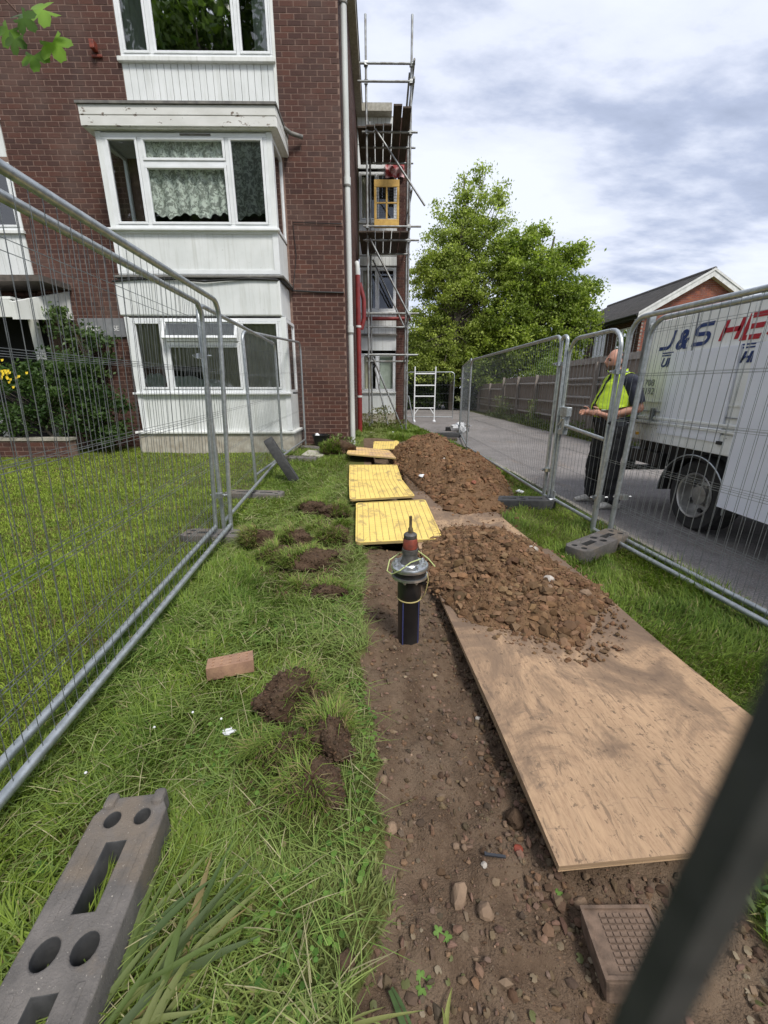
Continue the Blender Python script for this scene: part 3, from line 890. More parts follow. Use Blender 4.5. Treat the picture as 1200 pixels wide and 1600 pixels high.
# soil and rainwater pipes at the corner
MB().tube([(XR + .085, YF + .12, .1), (XR + .085, YF + .12, 9.3)], .055, 16).build('soil_pipe', 'soil_pipe', bld, smooth=50)
for z in (2.45, 5.0, 7.6):
    MB().tube([(XR + .085, YF + .12, z), (XR + .085, YF + .12, z + .12)], .066, 16).build('pipe_collar', 'soil_pipe', bld, smooth=50)
    MB().tube([(XR + .085, YF + .12, z - .03), (XR + .085, YF + .12, z)], .068, 16).build('pipe_ring', 'lead', bld, smooth=50)
MB().tube([(-.56, 11.9, .1), (-.56, 11.9, 4.15)], .065, 14).build('red_pipe', 'red_pipe', bld, smooth=50)
MB().tube([(-.56, 11.9, 4.15), (-.56, 11.9, 4.35), (-.58, 11.95, 4.45)], .06, 14).build('pipe_cap', 'soil_pipe', bld, smooth=50)
for z in (1.1, 2.9):
    MB().tube([(-.56, 11.9, z), (-.56, 11.9, z + .05)], .074, 14).build('pipe_ring', 'soil_pipe', bld, smooth=50)
MB().tube([(-.53, 12.3, 4.05), (-.42, 12.3, 3.65), (-.42, 12.3, 3.2), (-.50, 12.3, 2.9)], .06, 12).build('red_pipe', 'red_pipe', bld, smooth=50)
MB().tube([(-.45, 15.3, 3.62), (1.05, 15.3, 3.62)], .06, 12).build('red_pipe', 'red_pipe', bld, smooth=50)

# rear wing behind the scaffold
YW, XW = 15.5, 1.02
wg = MB()
wg.box(.60, XW - .008, YW + .008, YW + .25, -.3, ZT)
wg.box(XW - .25, XW - .008, YW + .25, 26, -.3, ZT)
wg.build('wing_wall', 'mortar', bld)
wc = brick_cells(.60, XW, -.1, ZT, [])
stuff_bricks('pier_brickwork', wc, lambda u, v, p: (u, YW - p, v), bld)
stuff_bricks('wing_side_brickwork', brick_cells(YW, 19, -.1, ZT, []), lambda u, v, p: (XW + p, u, v), bld)
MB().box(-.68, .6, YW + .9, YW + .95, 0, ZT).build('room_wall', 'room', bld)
for (z0, z1) in [(1.22, 2.52), (3.87, 5.22), (6.55, 7.9)]:
    w = window(bld, -.64, .57, z0, z1, YW, [0, .47, 1], fw=.05)
    curtain(w, -.56, -.30, z0 + .08, z1 - .06, YW + .2, 'curtain_beige', wl=.1)
    if z0 < 2:
        curtain(w, .02, .5, z0 + .1, z1 - .06, YW + .15, 'curtain_green', wl=1.4, amp=.01, name='blind')
    MB().box(-.66, .60, YW - .05, YW + .02, z0 - .06, z0 - .002).build('window_sill', 'white_paint', bld)
for (c, d) in [(.45, 1.15), (2.62, 3.1), (5.58, 5.98), (8.0, 8.6)]:
    MB().box(-.66, .59, YW + .01, YW + .06, c, d).build('wall_panel', 'white_panel', bld)
MB().box(-.66, .59, YW + .0, YW + .06, -.2, .45).build('plinth', 'render_base', bld)
for k, (c, d) in enumerate([(3.17, 3.8), (5.28, 5.55), (6.02, 6.5), (8.62, ZT)]):
    for i in range(10):
        a = -.66 + i * .125
        MB().box(a + .003, a + .122, YW + .012, YW + .05, c, d).build('cladding_board', 'white_panel', bld)
    MB().box(-.66, .59, YW + .04, YW + .08, c - .05, d + .04).build('cladding_backing', 'lead', bld)
MB().box(-.68, .62, YW - .10, YW + .01, 3.1, 3.16).build('ledge', 'lead', bld)
MB().box(-.5, XW - .62, YW - .3, 26, ZT, ZT + .2).build('roof', 'concrete', bld)

# ------------------------------------------------------------------ scaffold on the rear wing
sc = thing('scaffold', 'galvanised tube scaffold with plank platforms against the rear wing', 'scaffold', (.25, 14.2, 0))
def part_tube(name, pts, r, mat, parent, seg=8):
    base = Vector(parent.location) if parent else Vector((0, 0, 0))
    return MB().tube([Vector(p) - base for p in pts], r, seg).build(name, mat, parent, smooth=50)
NY, FY = 13.55, 14.95
xa, xb = -.33, .86
for (x, y, zt) in [(xa, NY, 10.4), (xb, NY, 10.4), (xa + .06, FY, 8.9), (xb + .02, FY, 8.6), (xb + .07, 16.6, 8.4), (xb + .08, 17.8, 7.4)]:
    part_tube('standard', [(x, y, -.02), (x, y, zt)], .03, 'scaffold_steel', sc)
for (y, z, x0, x1) in [(NY - .05, 9.40, -.55, .95), (NY - .05, 9.03, -.55, .95), (NY - .05, 5.76, -.45, 1.2), (NY - .05, 5.42, -.45, 1.15), (NY - .05, 3.50, -.45, 1.2),
                       (NY - .05, 2.33, -.45, 1.2), (FY - .05, 2.22, -.45, 1.0), (FY - .05, 3.3, -.45, 1.0), (FY - .05, 5.45, -.4, 1.0), (NY - .05, 7.95, -.45, 1.05), (14.2, 7.93, -.5, 1.05), (15.0, 7.91, -.5, 1.05)]:
    part_tube('transom', [(x0, y, z), (x1, y, z)], .028, 'scaffold_steel', sc)
for (x, z) in [(xb + .06, 9.40), (xb + .06, 9.03), (xa, 5.70), (xb, 5.70), (xb + .05, 6.6), (xa, 2.27), (xb, 2.27), (xb + .06, 3.44)]:
    part_tube('ledger', [(x, NY - .2, z), (x, 17.5, z)], .028, 'scaffold_steel', sc)
for p, q in [((-.1, NY - .1, 8.0), (1.29, NY - .1, 6.25)), ((-.26, NY - .08, 5.45), (.98, NY - .08, 3.30)), ((-.2, FY, 5.3), (.85, FY, 3.3)), ((-.2, NY - .08, 2.25), (.76, NY - .1, .02)), ((-.16, FY - .1, 2.0), (.3, FY - .5, .05)),
             ((.82, NY + .1, 9.3), (.72, 15.2, 8.1))]:
    part_tube('brace', [p, q], .028, 'scaffold_steel', sc)
cpl = MB().box(-.045, .045, -.05, .045, -.045, .045).mesh('coupler', 'scaffold_steel')
for z in (9.40, 9.03, 7.95, 5.76, 5.42, 3.50, 2.33):
    for x in (xa, xb):
        o = link('coupler', cpl, sc)
        o.location = Vector((x, NY - .02, z)) - sc.location
        o.rotation_euler = (RND.uniform(-.3, .3), RND.uniform(-.3, .3), RND.uniform(-.4, .4))
for k, (x, y0, y1, z) in enumerate([(-.57 + i * .235, y0, 15.35, 8.02 + .006 * (i % 2)) for i, y0 in enumerate((13.45, 13.4, 13.35, 13.35, 12.55, 12.65))] +
                                   [(-.57 + i * .235, 13.3, 15.3, 5.55 + .006 * (i % 2)) for i in range(6)]):
    b_ = Vector(sc.location)
    MB().box(x - b_.x, x + .215 - b_.x, y0 - b_.y, y1 - b_.y, z, z + .038).build('scaffold_board', 'board_wood', sc)
yg = thing('safety_gate', 'yellow framed mesh gate standing on the lower scaffold platform', 'gate', (.22, 13.75, 5.78))
g = MB()
g.box(-.36, .36, -.02, .02, 0.02, .24); g.box(-.36, .36, -.02, .02, 1.02, 1.2)
g.box(-.36, -.29, -.02, .02, .24, 1.02); g.box(.29, .36, -.02, .02, .24, 1.02); g.box(-.025, .025, -.015, .015, .24, 1.02); g.box(-.29, .29, -.015, .015, .62, .66)
g.build('frame', 'yellow_gate', yg, bevel=.01)
g = MB()
for i in range(9):
    g.box(-.27 + i * .066, -.266 + i * .066, -.003, .003, .24, 1.02)
for i in range(11):
    g.box(-.29, .29, -.003, .003, .26 + i * .07, .264 + i * .07)
tag(g.build('wire_mesh', 'dark_steel', yg), kind='stuff')
tb = thing('debris_sheet', 'red and white patched sheet tied under the upper scaffold boards', 'sheet', (.50, 15.42, 7.72))
g = MB(); n = 10
for j in range(6):
    for i in range(n + 1):
        g.v.append((-.3 + .6 * i / n, .05 * math.sin(i * 1.3) + .03 * math.sin(j * 2), .45 * j / 5))
for j in range(5):
    for i in range(n):
        q = j * (n + 1) + i
        g.f.append((q, q + 1, q + n + 2, q + n + 1))
g.build('sheet', 'tarp_red', tb, smooth=80)

# ------------------------------------------------------------------ temporary wire fence panels
def heras(label, p0, p1, z0=0., z1=None, h=2.0, lean=0., pitch=.068, mat='galv', zb=.10, wire=.0014, hor=None, rc=.14, name='wire_fence', group=None, wiremat=None, skew=0., jit=.0025):
    p0 = Vector((p0[0], p0[1], z0)); p1 = Vector((p1[0], p1[1], z0 if z1 is None else z1))
    d = p1 - p0
    Ln = math.hypot(d.x, d.y)
    t = thing(name, label, 'fence', p0, math.atan2(d.y, d.x), group)
    sl = d.z / Ln
    Ms = Matrix.Identity(4)
    Ms[2][0] = sl          # shear with the ground
    Ms[1][2] = lean
    Ms[0][2] = skew
    T = lambda p: tuple(Ms @ Vector(p))
    # frame: post, rounded top rail, post
    pts = [(0, 0, -.02)]
    for k in range(7):
        a = math.pi - k * math.pi / 12
        pts.append((rc + rc * math.cos(a), 0, h - rc + rc * math.sin(a)))
    for k in range(7):
        a = math.pi / 2 - k * math.pi / 12
        pts.append((Ln - rc + rc * math.cos(a), 0, h - rc + rc * math.sin(a)))
    pts.append((Ln, 0, -.02))
    MB().tube([T(p) for p in pts], .020, 10).build('tube_frame', mat, t, smooth=60)
    MB().tube([T((.02, 0, zb)), T((Ln - .02, 0, zb))], .019, 10).build('bottom_rail', mat, t, smooth=60)
    g = MB()
    def bar(a, b, r=wire):
        a = Vector(T(a)); b = Vector(T(b)); dd = (b - a).normalized()
        u = dd.orthogonal().normalized() * r; w_ = dd.cross(u)
        q = len(g.v)
        for p in (a, b):
            g.v += [tuple(p + u), tuple(p + w_), tuple(p - u), tuple(p - w_)]
        g.f += [(q, q + 1, q + 5, q + 4), (q + 1, q + 2, q + 6, q + 5), (q + 2, q + 3, q + 7, q + 6), (q + 3, q, q + 4, q + 7)]
    n = int(Ln / pitch)
    for i in range(1, n):
        x = i * Ln / n
        top = h
        if x < rc: top = h - rc + math.sqrt(max(0, rc * rc - (rc - x) ** 2))
        if x > Ln - rc: top = h - rc + math.sqrt(max(0, rc * rc - (x - Ln + rc) ** 2))
        j = RND.uniform(-jit, jit)
        bar((x + j, -.003, zb), (x, -.003, top))
    for z in (hor or (.33, .347, .72, .737, 1.10, 1.117, 1.46, 1.477, 1.80)):
        bar((0, .003, z), (Ln, .003, z), wire * 1.15)
    o = g.build('wire_mesh', wiremat or ('galv_dark' if mat == 'galv' else mat), t)
    tag(o, kind='stuff')
    return t
def clip(name, label, loc, r=.03, mat='bright_steel', rot=(0, 0, 0)):
    t = thing(name, label, 'clip', loc)
    t.rotation_euler = rot
    MB().lathe([(r, -.02), (r + .012, -.02), (r + .012, .02), (r, .02)], 12).build('band', mat, t)
    MB().tube([(-r - .05, .01, 0), (r + .05, .01, 0)], .008, 6).box(-r - .035, -r - .012, -.012, .03, -.014, .014).build('bolt', mat, t)
    return t

def lawnz(x, y):
    return float(gz(x, y))
# left run
PA0, PA1 = (-1.17, .28), (-1.415, 3.66)
heras('nearest wire fence panel along the left lawn with its thick top rail', PA0, PA1, 0.0, 0.03, h=2.0, lean=-.055)
heras('second wire fence panel doubled close behind the nearest left one', (-1.27, .28), (-1.535, 3.60), 0.0, .03, h=1.97, lean=-.058)
heras('left fence panel running from the doubled posts past the leaning rubber foot', (-1.50, 3.72), (-1.80, 7.55), .03, .08, h=2.0)
heras('farthest left fence panel ending against the brick wall', (-1.80, 5.80), (-1.60, 8.86), .05, .20, h=2.03)
clip('steel_clip', 'steel clip low down joining the doubled left fence posts', (-1.48, 3.64, .42))
clip('steel_clip', 'steel clip high up joining the doubled left fence posts', (-1.48, 3.64, 1.62))
clip('steel_clip', 'steel clip near the ground on the post behind the leaning rubber foot', (-1.78, 7.55, .25))
# right run
heras('right fence panel between the spoil heap and the road', (2.03, 4.86), (1.95, 9.15), .0, .0, h=1.92)
heras('right fence panel turned edge on beyond the spoil heap', (1.96, 9.20), (2.42, 12.55), .0, .0, h=1.95)
heras('far fence panel closing the road behind the white tower frame', (1.2, 18.9), (3.25, 18.6), .0, .0, h=2.0)
heras('distant fence panel on the road between the closing panel and the edge on one', (2.44, 12.6), (3.1, 15.9), .0, .0, h=1.97)
heras('near right fence panel in front of the white truck', (2.06, 3.70), (2.44, .22), 0, 0, h=1.92, lean=.035, zb=.06)
heras('second right fence panel doubled behind the nearest one by the truck', (2.18, 3.62), (2.58, .15), 0, 0, h=1.90, lean=.035, zb=.06)
# gate leaf with lock box and caster
gt = heras('narrow wire gate with lock box between the right fence panels', (2.06, 4.70), (2.11, 3.80), 0, 0, h=1.86, rc=.17, name='fence_gate', hor=(.28, .5, .72, 1.15, 1.42))
gt['category'] = 'gate'
MB().tube([(.12, 0, .96), (.88, 0, .90)], .019, 10).build('middle_rail', 'galv', gt, smooth=60)
lb = MB().box(-.02, .16, -.03, .03, 1.06, 1.16).box(-.02, .12, -.03, .03, .86, .92).box(.07, .13, -.03, .03, .92, 1.06).build('lock_box', 'galv', gt, bevel=.006)
MB().tube([(.0, -.03, .96), (.1, -.035, 1.04)], .008, 6).build('latch', 'bright_steel', lb)
MB().tube([(.06, -.06, .055), (.06, -.01, .055)], .055, 16).build('caster_wheel', 'litter', gt, smooth=40)
MB().box(.035, .085, -.012, .0, .05, .2).build('caster_fork', 'galv', gt)
heras('single rusty hinge post panel edge between gate and right fence', (2.02, 4.84), (2.03, 4.72), 0, 0, h=1.9, rc=.05, name='wire_fence')
clip('steel_clip', 'steel clip at head height on the post left of the gate', (2.03, 4.82, 1.62), .035)
clip('steel_clip', 'steel clip low on the post left of the gate', (2.03, 4.82, .42), .035)
clip('steel_clip', 'double steel clip at shoulder height where the gate meets the near right panel', (2.12, 3.78, 1.50), .035)
clip('steel_clip', 'steel hinge clip low where the gate meets the near right panel', (2.12, 3.78, .35), .035)
clip('steel_clip', 'steel clip knee high on the doubled near right panel', (2.25, 3.62, .40), .035)
clip('cable_tie', 'black cable tie at waist height round the two near right posts', (2.16, 3.72, 1.06), .045, 'plastic_dark')
clip('steel_clip', 'steel clip on the far fence post above the white sandbag', (2.43, 12.57, 1.62), .035)
clip('steel_clip', 'steel clip low on the posts where the right fence turns edge on', (1.955, 9.17, .55), .035)

# the panel across the end of the compound: the camera looks out through its mesh
heras('dark wire of the fence panel right in front of the lens at lower right', (-1.8568, .025), (1.6432, .025), 0, 0, h=2.0, pitch=.075, mat='dark_steel', wire=.0022, hor=(.2, .62, 1.12, 1.62), name='wire_fence', skew=.1, jit=0)  # darker steel than the other panels, the backlit look painted into its colour

# ------------------------------------------------------------------ rubber fence feet
def foot_mesh(detail):
    Ln, Wd, Hh = .75, .21, .125
    if not detail:
        cu_parts = [(-.30, 2), (0, 2), (.30, 2)]
    cu = bpy.data.curves.new('foot', 'CURVE')
    cu.dimensions = '2D'; cu.fill_mode = 'BOTH'; cu.extrude = Hh / 2 - .007; cu.bevel_depth = .007; cu.bevel_resolution = 2
    def spl(pts):
        s = cu.splines.new('POLY'); s.points.add(len(pts) - 1); s.use_cyclic_u = True
        for q, p in zip(s.points, pts): q.co = (p[0], p[1], 0, 1)
    a, b = Wd / 2 - .007, Ln / 2 - .007
    c = .03
    spl([(-a + c, -b), (a - c, -b), (a, -b + c * 1.6), (a, b - c * 1.6), (a - c, b), (-a + c, b), (-a, b - c * 1.6), (-a, -b + c * 1.6)])
    for yy, r in ((-.305, .0285), (0, .0345), (.305, .0285)):
        for xx in (-.042, .042):
            spl([(xx + (r - .0) * math.cos(q * math.pi / 9), yy + r * 1.1 * math.sin(q * math.pi / 9)) for q in range(18)])
    for y0, y1 in ((-.245, -.065), (.065, .245)):
        spl([(-.034, y0), (.034, y0), (.034, y1), (-.034, y1)])
    o = bpy.data.objects.new('tmp', cu); C.objects.link(o)
    me = evalmesh(o, 'rubber_foot')
    bpy.data.objects.remove(o)
    me.materials.clear()
    me.transform(Matrix.Translation((0, 0, Hh / 2)))
    return me
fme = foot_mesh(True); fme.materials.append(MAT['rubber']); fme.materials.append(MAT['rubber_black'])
for p_ in fme.polygons:              # hole walls get a blacker rubber: the shade inside the pockets is painted in
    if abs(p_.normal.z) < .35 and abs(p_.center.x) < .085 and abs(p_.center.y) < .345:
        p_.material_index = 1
fmeb = fme.copy(); fmeb.materials.clear(); fmeb.materials.append(MAT['rubber_black']); fmeb.materials.append(MAT['rubber_black'])
def foot(label, loc, rz, me=fme, rx=0, ry=0):
    o = link('ballast_block', me)
    o.location = loc
    o.rotation_euler = Euler((rx, ry, rz), 'XYZ')
    return tag(o, label, 'ballast block', 'rubber fence feet')
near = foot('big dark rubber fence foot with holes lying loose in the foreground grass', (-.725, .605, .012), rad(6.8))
for (y0, y1, x0, x1) in [(-.25, -.06, .058, .078), (.06, .25, .058, .078), (-.25, -.06, -.078, -.058), (.06, .25, -.078, -.058)]:
    MB().box(x0, x1, y0, y1, .118, .1275).build('raised_rib', 'rubber', near, bevel=.004)
for (x0, x1) in [(-.088, -.052), (.052, .088)]:
    MB().box(x0, x1, .335, .385, .06, .138).build('end_lug', 'rubber', near, bevel=.012)
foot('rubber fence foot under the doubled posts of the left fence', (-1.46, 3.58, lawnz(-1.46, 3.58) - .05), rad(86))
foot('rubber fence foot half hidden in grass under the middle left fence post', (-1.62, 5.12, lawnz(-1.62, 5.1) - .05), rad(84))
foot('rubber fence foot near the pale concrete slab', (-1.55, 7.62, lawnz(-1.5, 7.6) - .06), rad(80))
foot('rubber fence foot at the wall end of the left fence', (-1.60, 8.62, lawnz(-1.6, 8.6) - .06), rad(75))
lf = foot('dark rubber fence foot leaning up against the left fence', (-1.335, 5.90, .34), 0, fmeb)
lf.matrix_world = Matrix.Translation((-1.44, 5.98, .33)) @ Matrix.Rotation(rad(-8), 4, 'Z') @ Matrix.Rotation(rad(-28), 4, 'Y') @ Matrix.Rotation(rad(8), 4, 'X') @ Matrix.Rotation(rad(90), 4, 'X') @ Matrix.Rotation(rad(180), 4, 'Z') @ Matrix.Rotation(rad(74), 4, 'Y') @ Matrix.Translation((0, 0, -.06))
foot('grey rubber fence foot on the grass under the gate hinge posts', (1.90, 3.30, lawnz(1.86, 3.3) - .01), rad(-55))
foot('black rubber fence foot at the end of the spoil heap', (1.70, 4.68, lawnz(1.7, 4.7) - .02), rad(86), fmeb)
foot('black rubber fence foot on the road beyond the heap', (1.95, 11.7, .01), rad(88), fmeb)
foot('far black rubber fence foot under the sandbag post', (2.5, 13.3, .01), rad(60), fmeb)

# ------------------------------------------------------------------ plywood, trench mats
def sheet(label, corner, rz, w_, ln, z, th=.018, name='plywood_sheet'):
    t = thing(name, label, 'plywood', (corner[0], corner[1], z), rz, 'plywood sheets over the verge')
    n = 16
    g = MB()
    for j in range(n + 1):
        for i in range(9):
            x, y = w_ * i / 8, ln * j / n
            wz = .010 * math.sin(x * 3 + 1) * math.sin(y * 2.1) + .006 * math.sin(y * 4 + x)
            g.v.append((x, y, th + wz))
    for j in range(n):
        for i in range(8):
            q = j * 9 + i
            g.f.append((q, q + 1, q + 10, q + 9))
    top = g.build('top_veneer', 'plywood', t, smooth=60)
    # plies along the rim
    rim = [(i, 0) for i in range(8)] + [(8, j) for j in range(n)] + [(i, n) for i in range(8, 0, -1)] + [(0, j) for j in range(n, 0, -1)]
    e_ = MB()
    for k in range(len(rim)):
        a, b = rim[k], rim[(k + 1) % len(rim)]
        A, B_ = Vector(g.v[a[1] * 9 + a[0]]), Vector(g.v[b[1] * 9 + b[0]])
        e_.quad(A - Vector((0, 0, th)), B_ - Vector((0, 0, th)), B_, A)
    e_.build('ply_rim', 'ply_edge', t)
    m_ = MB()
    m_.quad((0, 0, -.004), (w_, 0, -.004), (w_, ln, -.004), (0, ln, -.004)).build('underside', 'ply_edge', t)
    return t
sheet('large muddy plywood sheet in the foreground right of the trench', (.512, .815), rad(4.2), 1.09, 2.32, .035)
sheet('second plywood sheet showing pink between the two spoil heaps', (.352, 3.10), rad(4.2), 1.05, 2.2, .018)

def tread_mat(label, cn, th=.022, mat='mat_yellow', z=None, nx_=13, ny_=20):
    cn = [Vector(c) for c in cn]       # near-left, near-right, far-right, far-left
    o_ = (cn[0] + cn[1] + cn[2] + cn[3]) / 4
    t = thing('trench_mat', label, 'trench cover', o_, 0, 'yellow trench covers')
    P = lambda u, v, h=0: tuple((cn[0] * (1 - u) + cn[1] * u) * (1 - v) + (cn[3] * (1 - u) + cn[2] * u) * v - o_ + Vector((0, 0, h)))
    c = .06
    ol = []
    for (cu, cv, a0) in [(c, c * .6, 180), (1 - c, c * .6, 270), (1 - c, 1 - c * .6, 0), (c, 1 - c * .6, 90)]:
        for k in range(5):
            a = rad(a0 + k * 22.5)
            ol.append((cu + c * math.cos(a), cv + c * .6 * math.sin(a)))
    g = MB(); n = len(ol)
    g.v = [P(u, v, 0) for u, v in ol] + [P(u, v, th) for u, v in ol]
    g.f = [tuple(reversed(range(n))), tuple(range(n, 2 * n))] + [(i, (i + 1) % n, n + (i + 1) % n, n + i) for i in range(n)]
    g.build('board', 'mat_groove', t)
    g = MB()
    m = .018
    for j in range(ny_):
        for i in range(nx_):
            u0, u1 = m + (1 - 2 * m) * (i + .05) / nx_, m + (1 - 2 * m) * (i + .95) / nx_
            v0, v1 = m + (1 - 2 * m) * (j + .05) / ny_, m + (1 - 2 * m) * (j + .95) / ny_
            if (i in (0, nx_ - 1)) and (j in (0, ny_ - 1)): continue
            q = len(g.v); e_ = .006
            g.v += [P(u0, v0, th), P(u1, v0, th), P(u1, v1, th), P(u0, v1, th), P(u0 + e_ * .4, v0 + e_ * .4, th + .003), P(u1 - e_ * .4, v0 + e_ * .4, th + .003), P(u1 - e_ * .4, v1 - e_ * .4, th + .003), P(u0 + e_ * .4, v1 - e_ * .4, th + .003)]
            g.f += [(q + 4, q + 5, q + 6, q + 7), (q, q + 1, q + 5, q + 4), (q + 1, q + 2, q + 6, q + 5), (q + 2, q + 3, q + 7, q + 6), (q + 3, q, q + 4, q + 7)]
    tag(g.build('tread_pads', mat, t), kind='stuff')
    # raised rim
    g = MB()
    inn = [(.5 + (u - .5) * .962, .5 + (v - .5) * .975) for u, v in ol]
    g.v = [P(u, v, th + .0035) for u, v in ol] + [P(u, v, th + .0035) for u, v in inn] + [P(u, v, th - .002) for u, v in ol]
    g.f = [(i, (i + 1) % n, n + (i + 1) % n, n + i) for i in range(n)] + [(2 * n + i, 2 * n + (i + 1) % n, (i + 1) % n, i) for i in range(n)]
    g.build('rim', mat, t)
    return t
tread_mat('nearest yellow tread mat just behind the black pipe', [(-.215, 3.33, .045), (.565, 3.41, .05), (.545, 4.72, .055), (-.28, 4.60, .05)])
tread_mat('yellow tread mat with a dark smudge, second from the pipe', [(-.355, 4.62, .085), (.43, 4.82, .075), (.325, 5.80, .06), (-.45, 5.80, .06)], ny_=15)
tread_mat('yellow tread mat between the smudged one and the tilted one', [(-.45, 5.815, .05), (.327, 5.81, .05), (.300, 7.05, .05), (-.53, 7.06, .05)], ny_=19)
tread_mat('muddy pinkish tread mat tilted up with a dark gap under its near edge', [(-.60, 7.35, .20), (.30, 7.28, .13), (.19, 8.45, .10), (-.635, 8.62, .16)], mat='mat_dirty', ny_=18)
tread_mat('farthest yellow tread mat beside the white soil pipe', [(-.352, 8.85, .06), (.41, 9.0, .05), (.50, 10.55, .05), (-.33, 10.35, .06)], ny_=22)

# ------------------------------------------------------------------ soil: clods, heaps, stones
ico = bmesh.new(); bmesh.ops.create_icosphere(ico, subdivisions=1, radius=1)
ICV = np.array([v.co[:] for v in ico.verts]); ICF = np.array([[v.index for v in f.verts] for f in ico.faces]); ico.free()
ico = bmesh.new(); bmesh.ops.create_icosphere(ico, subdivisions=2, radius=1)
IC2V = np.array([v.co[:] for v in ico.verts]); IC2F = np.array([[v.index for v in f.verts] for f in ico.faces]); ico.free()
def clods(name, P, size, cols, parent=None, hi=False, rng=NR, flat=.75):
    n = len(P)
    bv, bf = (IC2V, IC2F) if hi else (ICV, ICF)
    m = len(bv)
    A = rng.normal(size=(n, 3, 3))
    Q = np.stack([np.linalg.qr(a)[0] for a in A])
    sc_ = size[:, None] * rng.uniform(.5, 1.35, (n, 3)); sc_[:, 2] *= flat
    dv = bv[None] * (1 + rng.uniform(-.34, .34, (n, m, 1)))
    Vv = np.einsum('nij,nmj->nmi', Q, dv) * sc_[:, None, :] + P[:, None, :]
    F = (np.arange(n)[:, None, None] * m + bf[None]).reshape(-1, 3)
    c = np.repeat(cols, m, axis=0)
    me = npmesh(name, Vv.reshape(-1, 3), F, 'clod', c)
    return link(name, me, parent)
def soil_cols(n, base, var=.42, warm=.09, rng=NR):
    b = np.array(base)[None] * rng.uniform(1 - var, 1 + var, (n, 1))
    b[:, 0] *= rng.uniform(1 - warm, 1 + warm, n); b[:, 2] *= rng.uniform(1 - warm, 1 + warm, n)
    return b
def heap(label, cx, cy, rx, ry, h, z0, rot, ncl, base, seed, shape=1.0, smin=.0036, smax=.036):
    t = thing('spoil_heap', label, 'soil heap', (cx, cy, z0), rot)
    N = 250
    u = np.linspace(-1.12, 1.12, N)
    U, Vv = np.meshgrid(u, u)
    def H(U, Vv):
        r = np.sqrt(U * U + Vv * Vv) * (1 + .28 * (vnoise(U, Vv, 2.1, seed) - .5))
        b = np.clip(1 - r ** 1.7, 0, 1) ** shape
        b = b * (.58 + .85 * vnoise(U + 7, Vv, 2.9, seed + 1))
        X, Y = U * rx, Vv * ry
        rg = lambda s_, q_: 1 - np.abs(2 * vnoise(X, Y, s_, q_) - 1)
        return h * b + b.clip(0, .25) * 4 * (.05 * (vnoise(X, Y, 9, seed + 2) - .4) + .030 * (vnoise(X, Y, 22, seed + 3) - .4) + .020 * (rg(38, seed + 4) - .5) + .012 * (vnoise(X, Y, 80, seed + 5) - .4))
    Z = H(U, Vv)
    edge = np.sqrt(U * U + Vv * Vv)
    Z = np.where(Z < .002, -.03, Z)
    V_ = np.stack([U.ravel() * rx, Vv.ravel() * ry, Z.ravel()], 1)
    i_, j_ = np.meshgrid(np.arange(N - 1), np.arange(N - 1))
    a_ = (j_ * N + i_).ravel()
    F_ = np.stack([a_, a_ + 1, a_ + N + 1, a_ + N], 1)
    keep = (Z.ravel()[F_] > -.02).any(1)
    me = npmesh('mound', V_, F_[keep], 'heap_soil', smooth=True)
    link('mound', me, t)
    n = ncl
    rr = np.sqrt(NR.random(n)) * 1.17; th = NR.random(n) * 2 * math.pi
    uu, vv = rr * np.cos(th), rr * np.sin(th)
    z = H(uu, vv)
    k = z > .001
    # scattered crumbs beyond the rim
    uu, vv, z = uu[k], vv[k], z[k]
    s_ = smin * NR.uniform(.75, 2.0, len(uu)) + (smax - smin) * NR.random(len(uu)) ** 13
    P = np.stack([uu * rx, vv * ry, z + s_ * .05], 1)
    o = clods('soil_clods', P, s_, soil_cols(len(uu), base), t)
    tag(o, kind='stuff')
    m2 = max(60, ncl // 12)
    th = NR.random(m2) * 2 * math.pi; rr = 1 + NR.random(m2) ** 2 * .22
    uu, vv = rr * np.cos(th) * .98, rr * np.sin(th) * .98
    s_ = .004 + .012 * NR.random(m2) ** 2
    o = clods('crumbs', np.stack([uu * rx, vv * ry, s_ * .4], 1), s_, soil_cols(m2, base), t)
    tag(o, kind='stuff')
    return t, H
h1, H1 = heap('nearer spoil heap of brown clods on the plywood beside the pipe', .90, 2.80, .52, .94, .165, .052, rad(8), 13000, (.155, .094, .054), 21)
h2, H2 = heap('long reddish spoil heap beside the yellow mats', 1.08, 7.50, .80, 3.12, .37, .03, rad(2), 15000, (.160, .092, .050), 33, shape=.85, smin=.0054, smax=.05)

# crumbs and pebbles over the bare strip
n = 16000
yy = .38 + 3.05 * NR.random(n) ** 1.35
xl, xr = trench_l(yy), trench_r(yy)
xx = xl + (xr - xl) * NR.random(n)
s_ = .0018 + .012 * NR.random(n) ** 10
cl = soil_cols(n, (.135, .092, .062), .45, .14)
pale = NR.random(n) < .03
cl[pale] = soil_cols(pale.sum(), (.26, .19, .13), .3, .1)
o = clods('soil_crumbs', np.stack([xx, yy, gz(xx, yy) + s_ * .35], 1), s_, cl)
tag(o, 'loose crumbs and small pebbles over the bare trench soil', 'soil', kind='stuff')
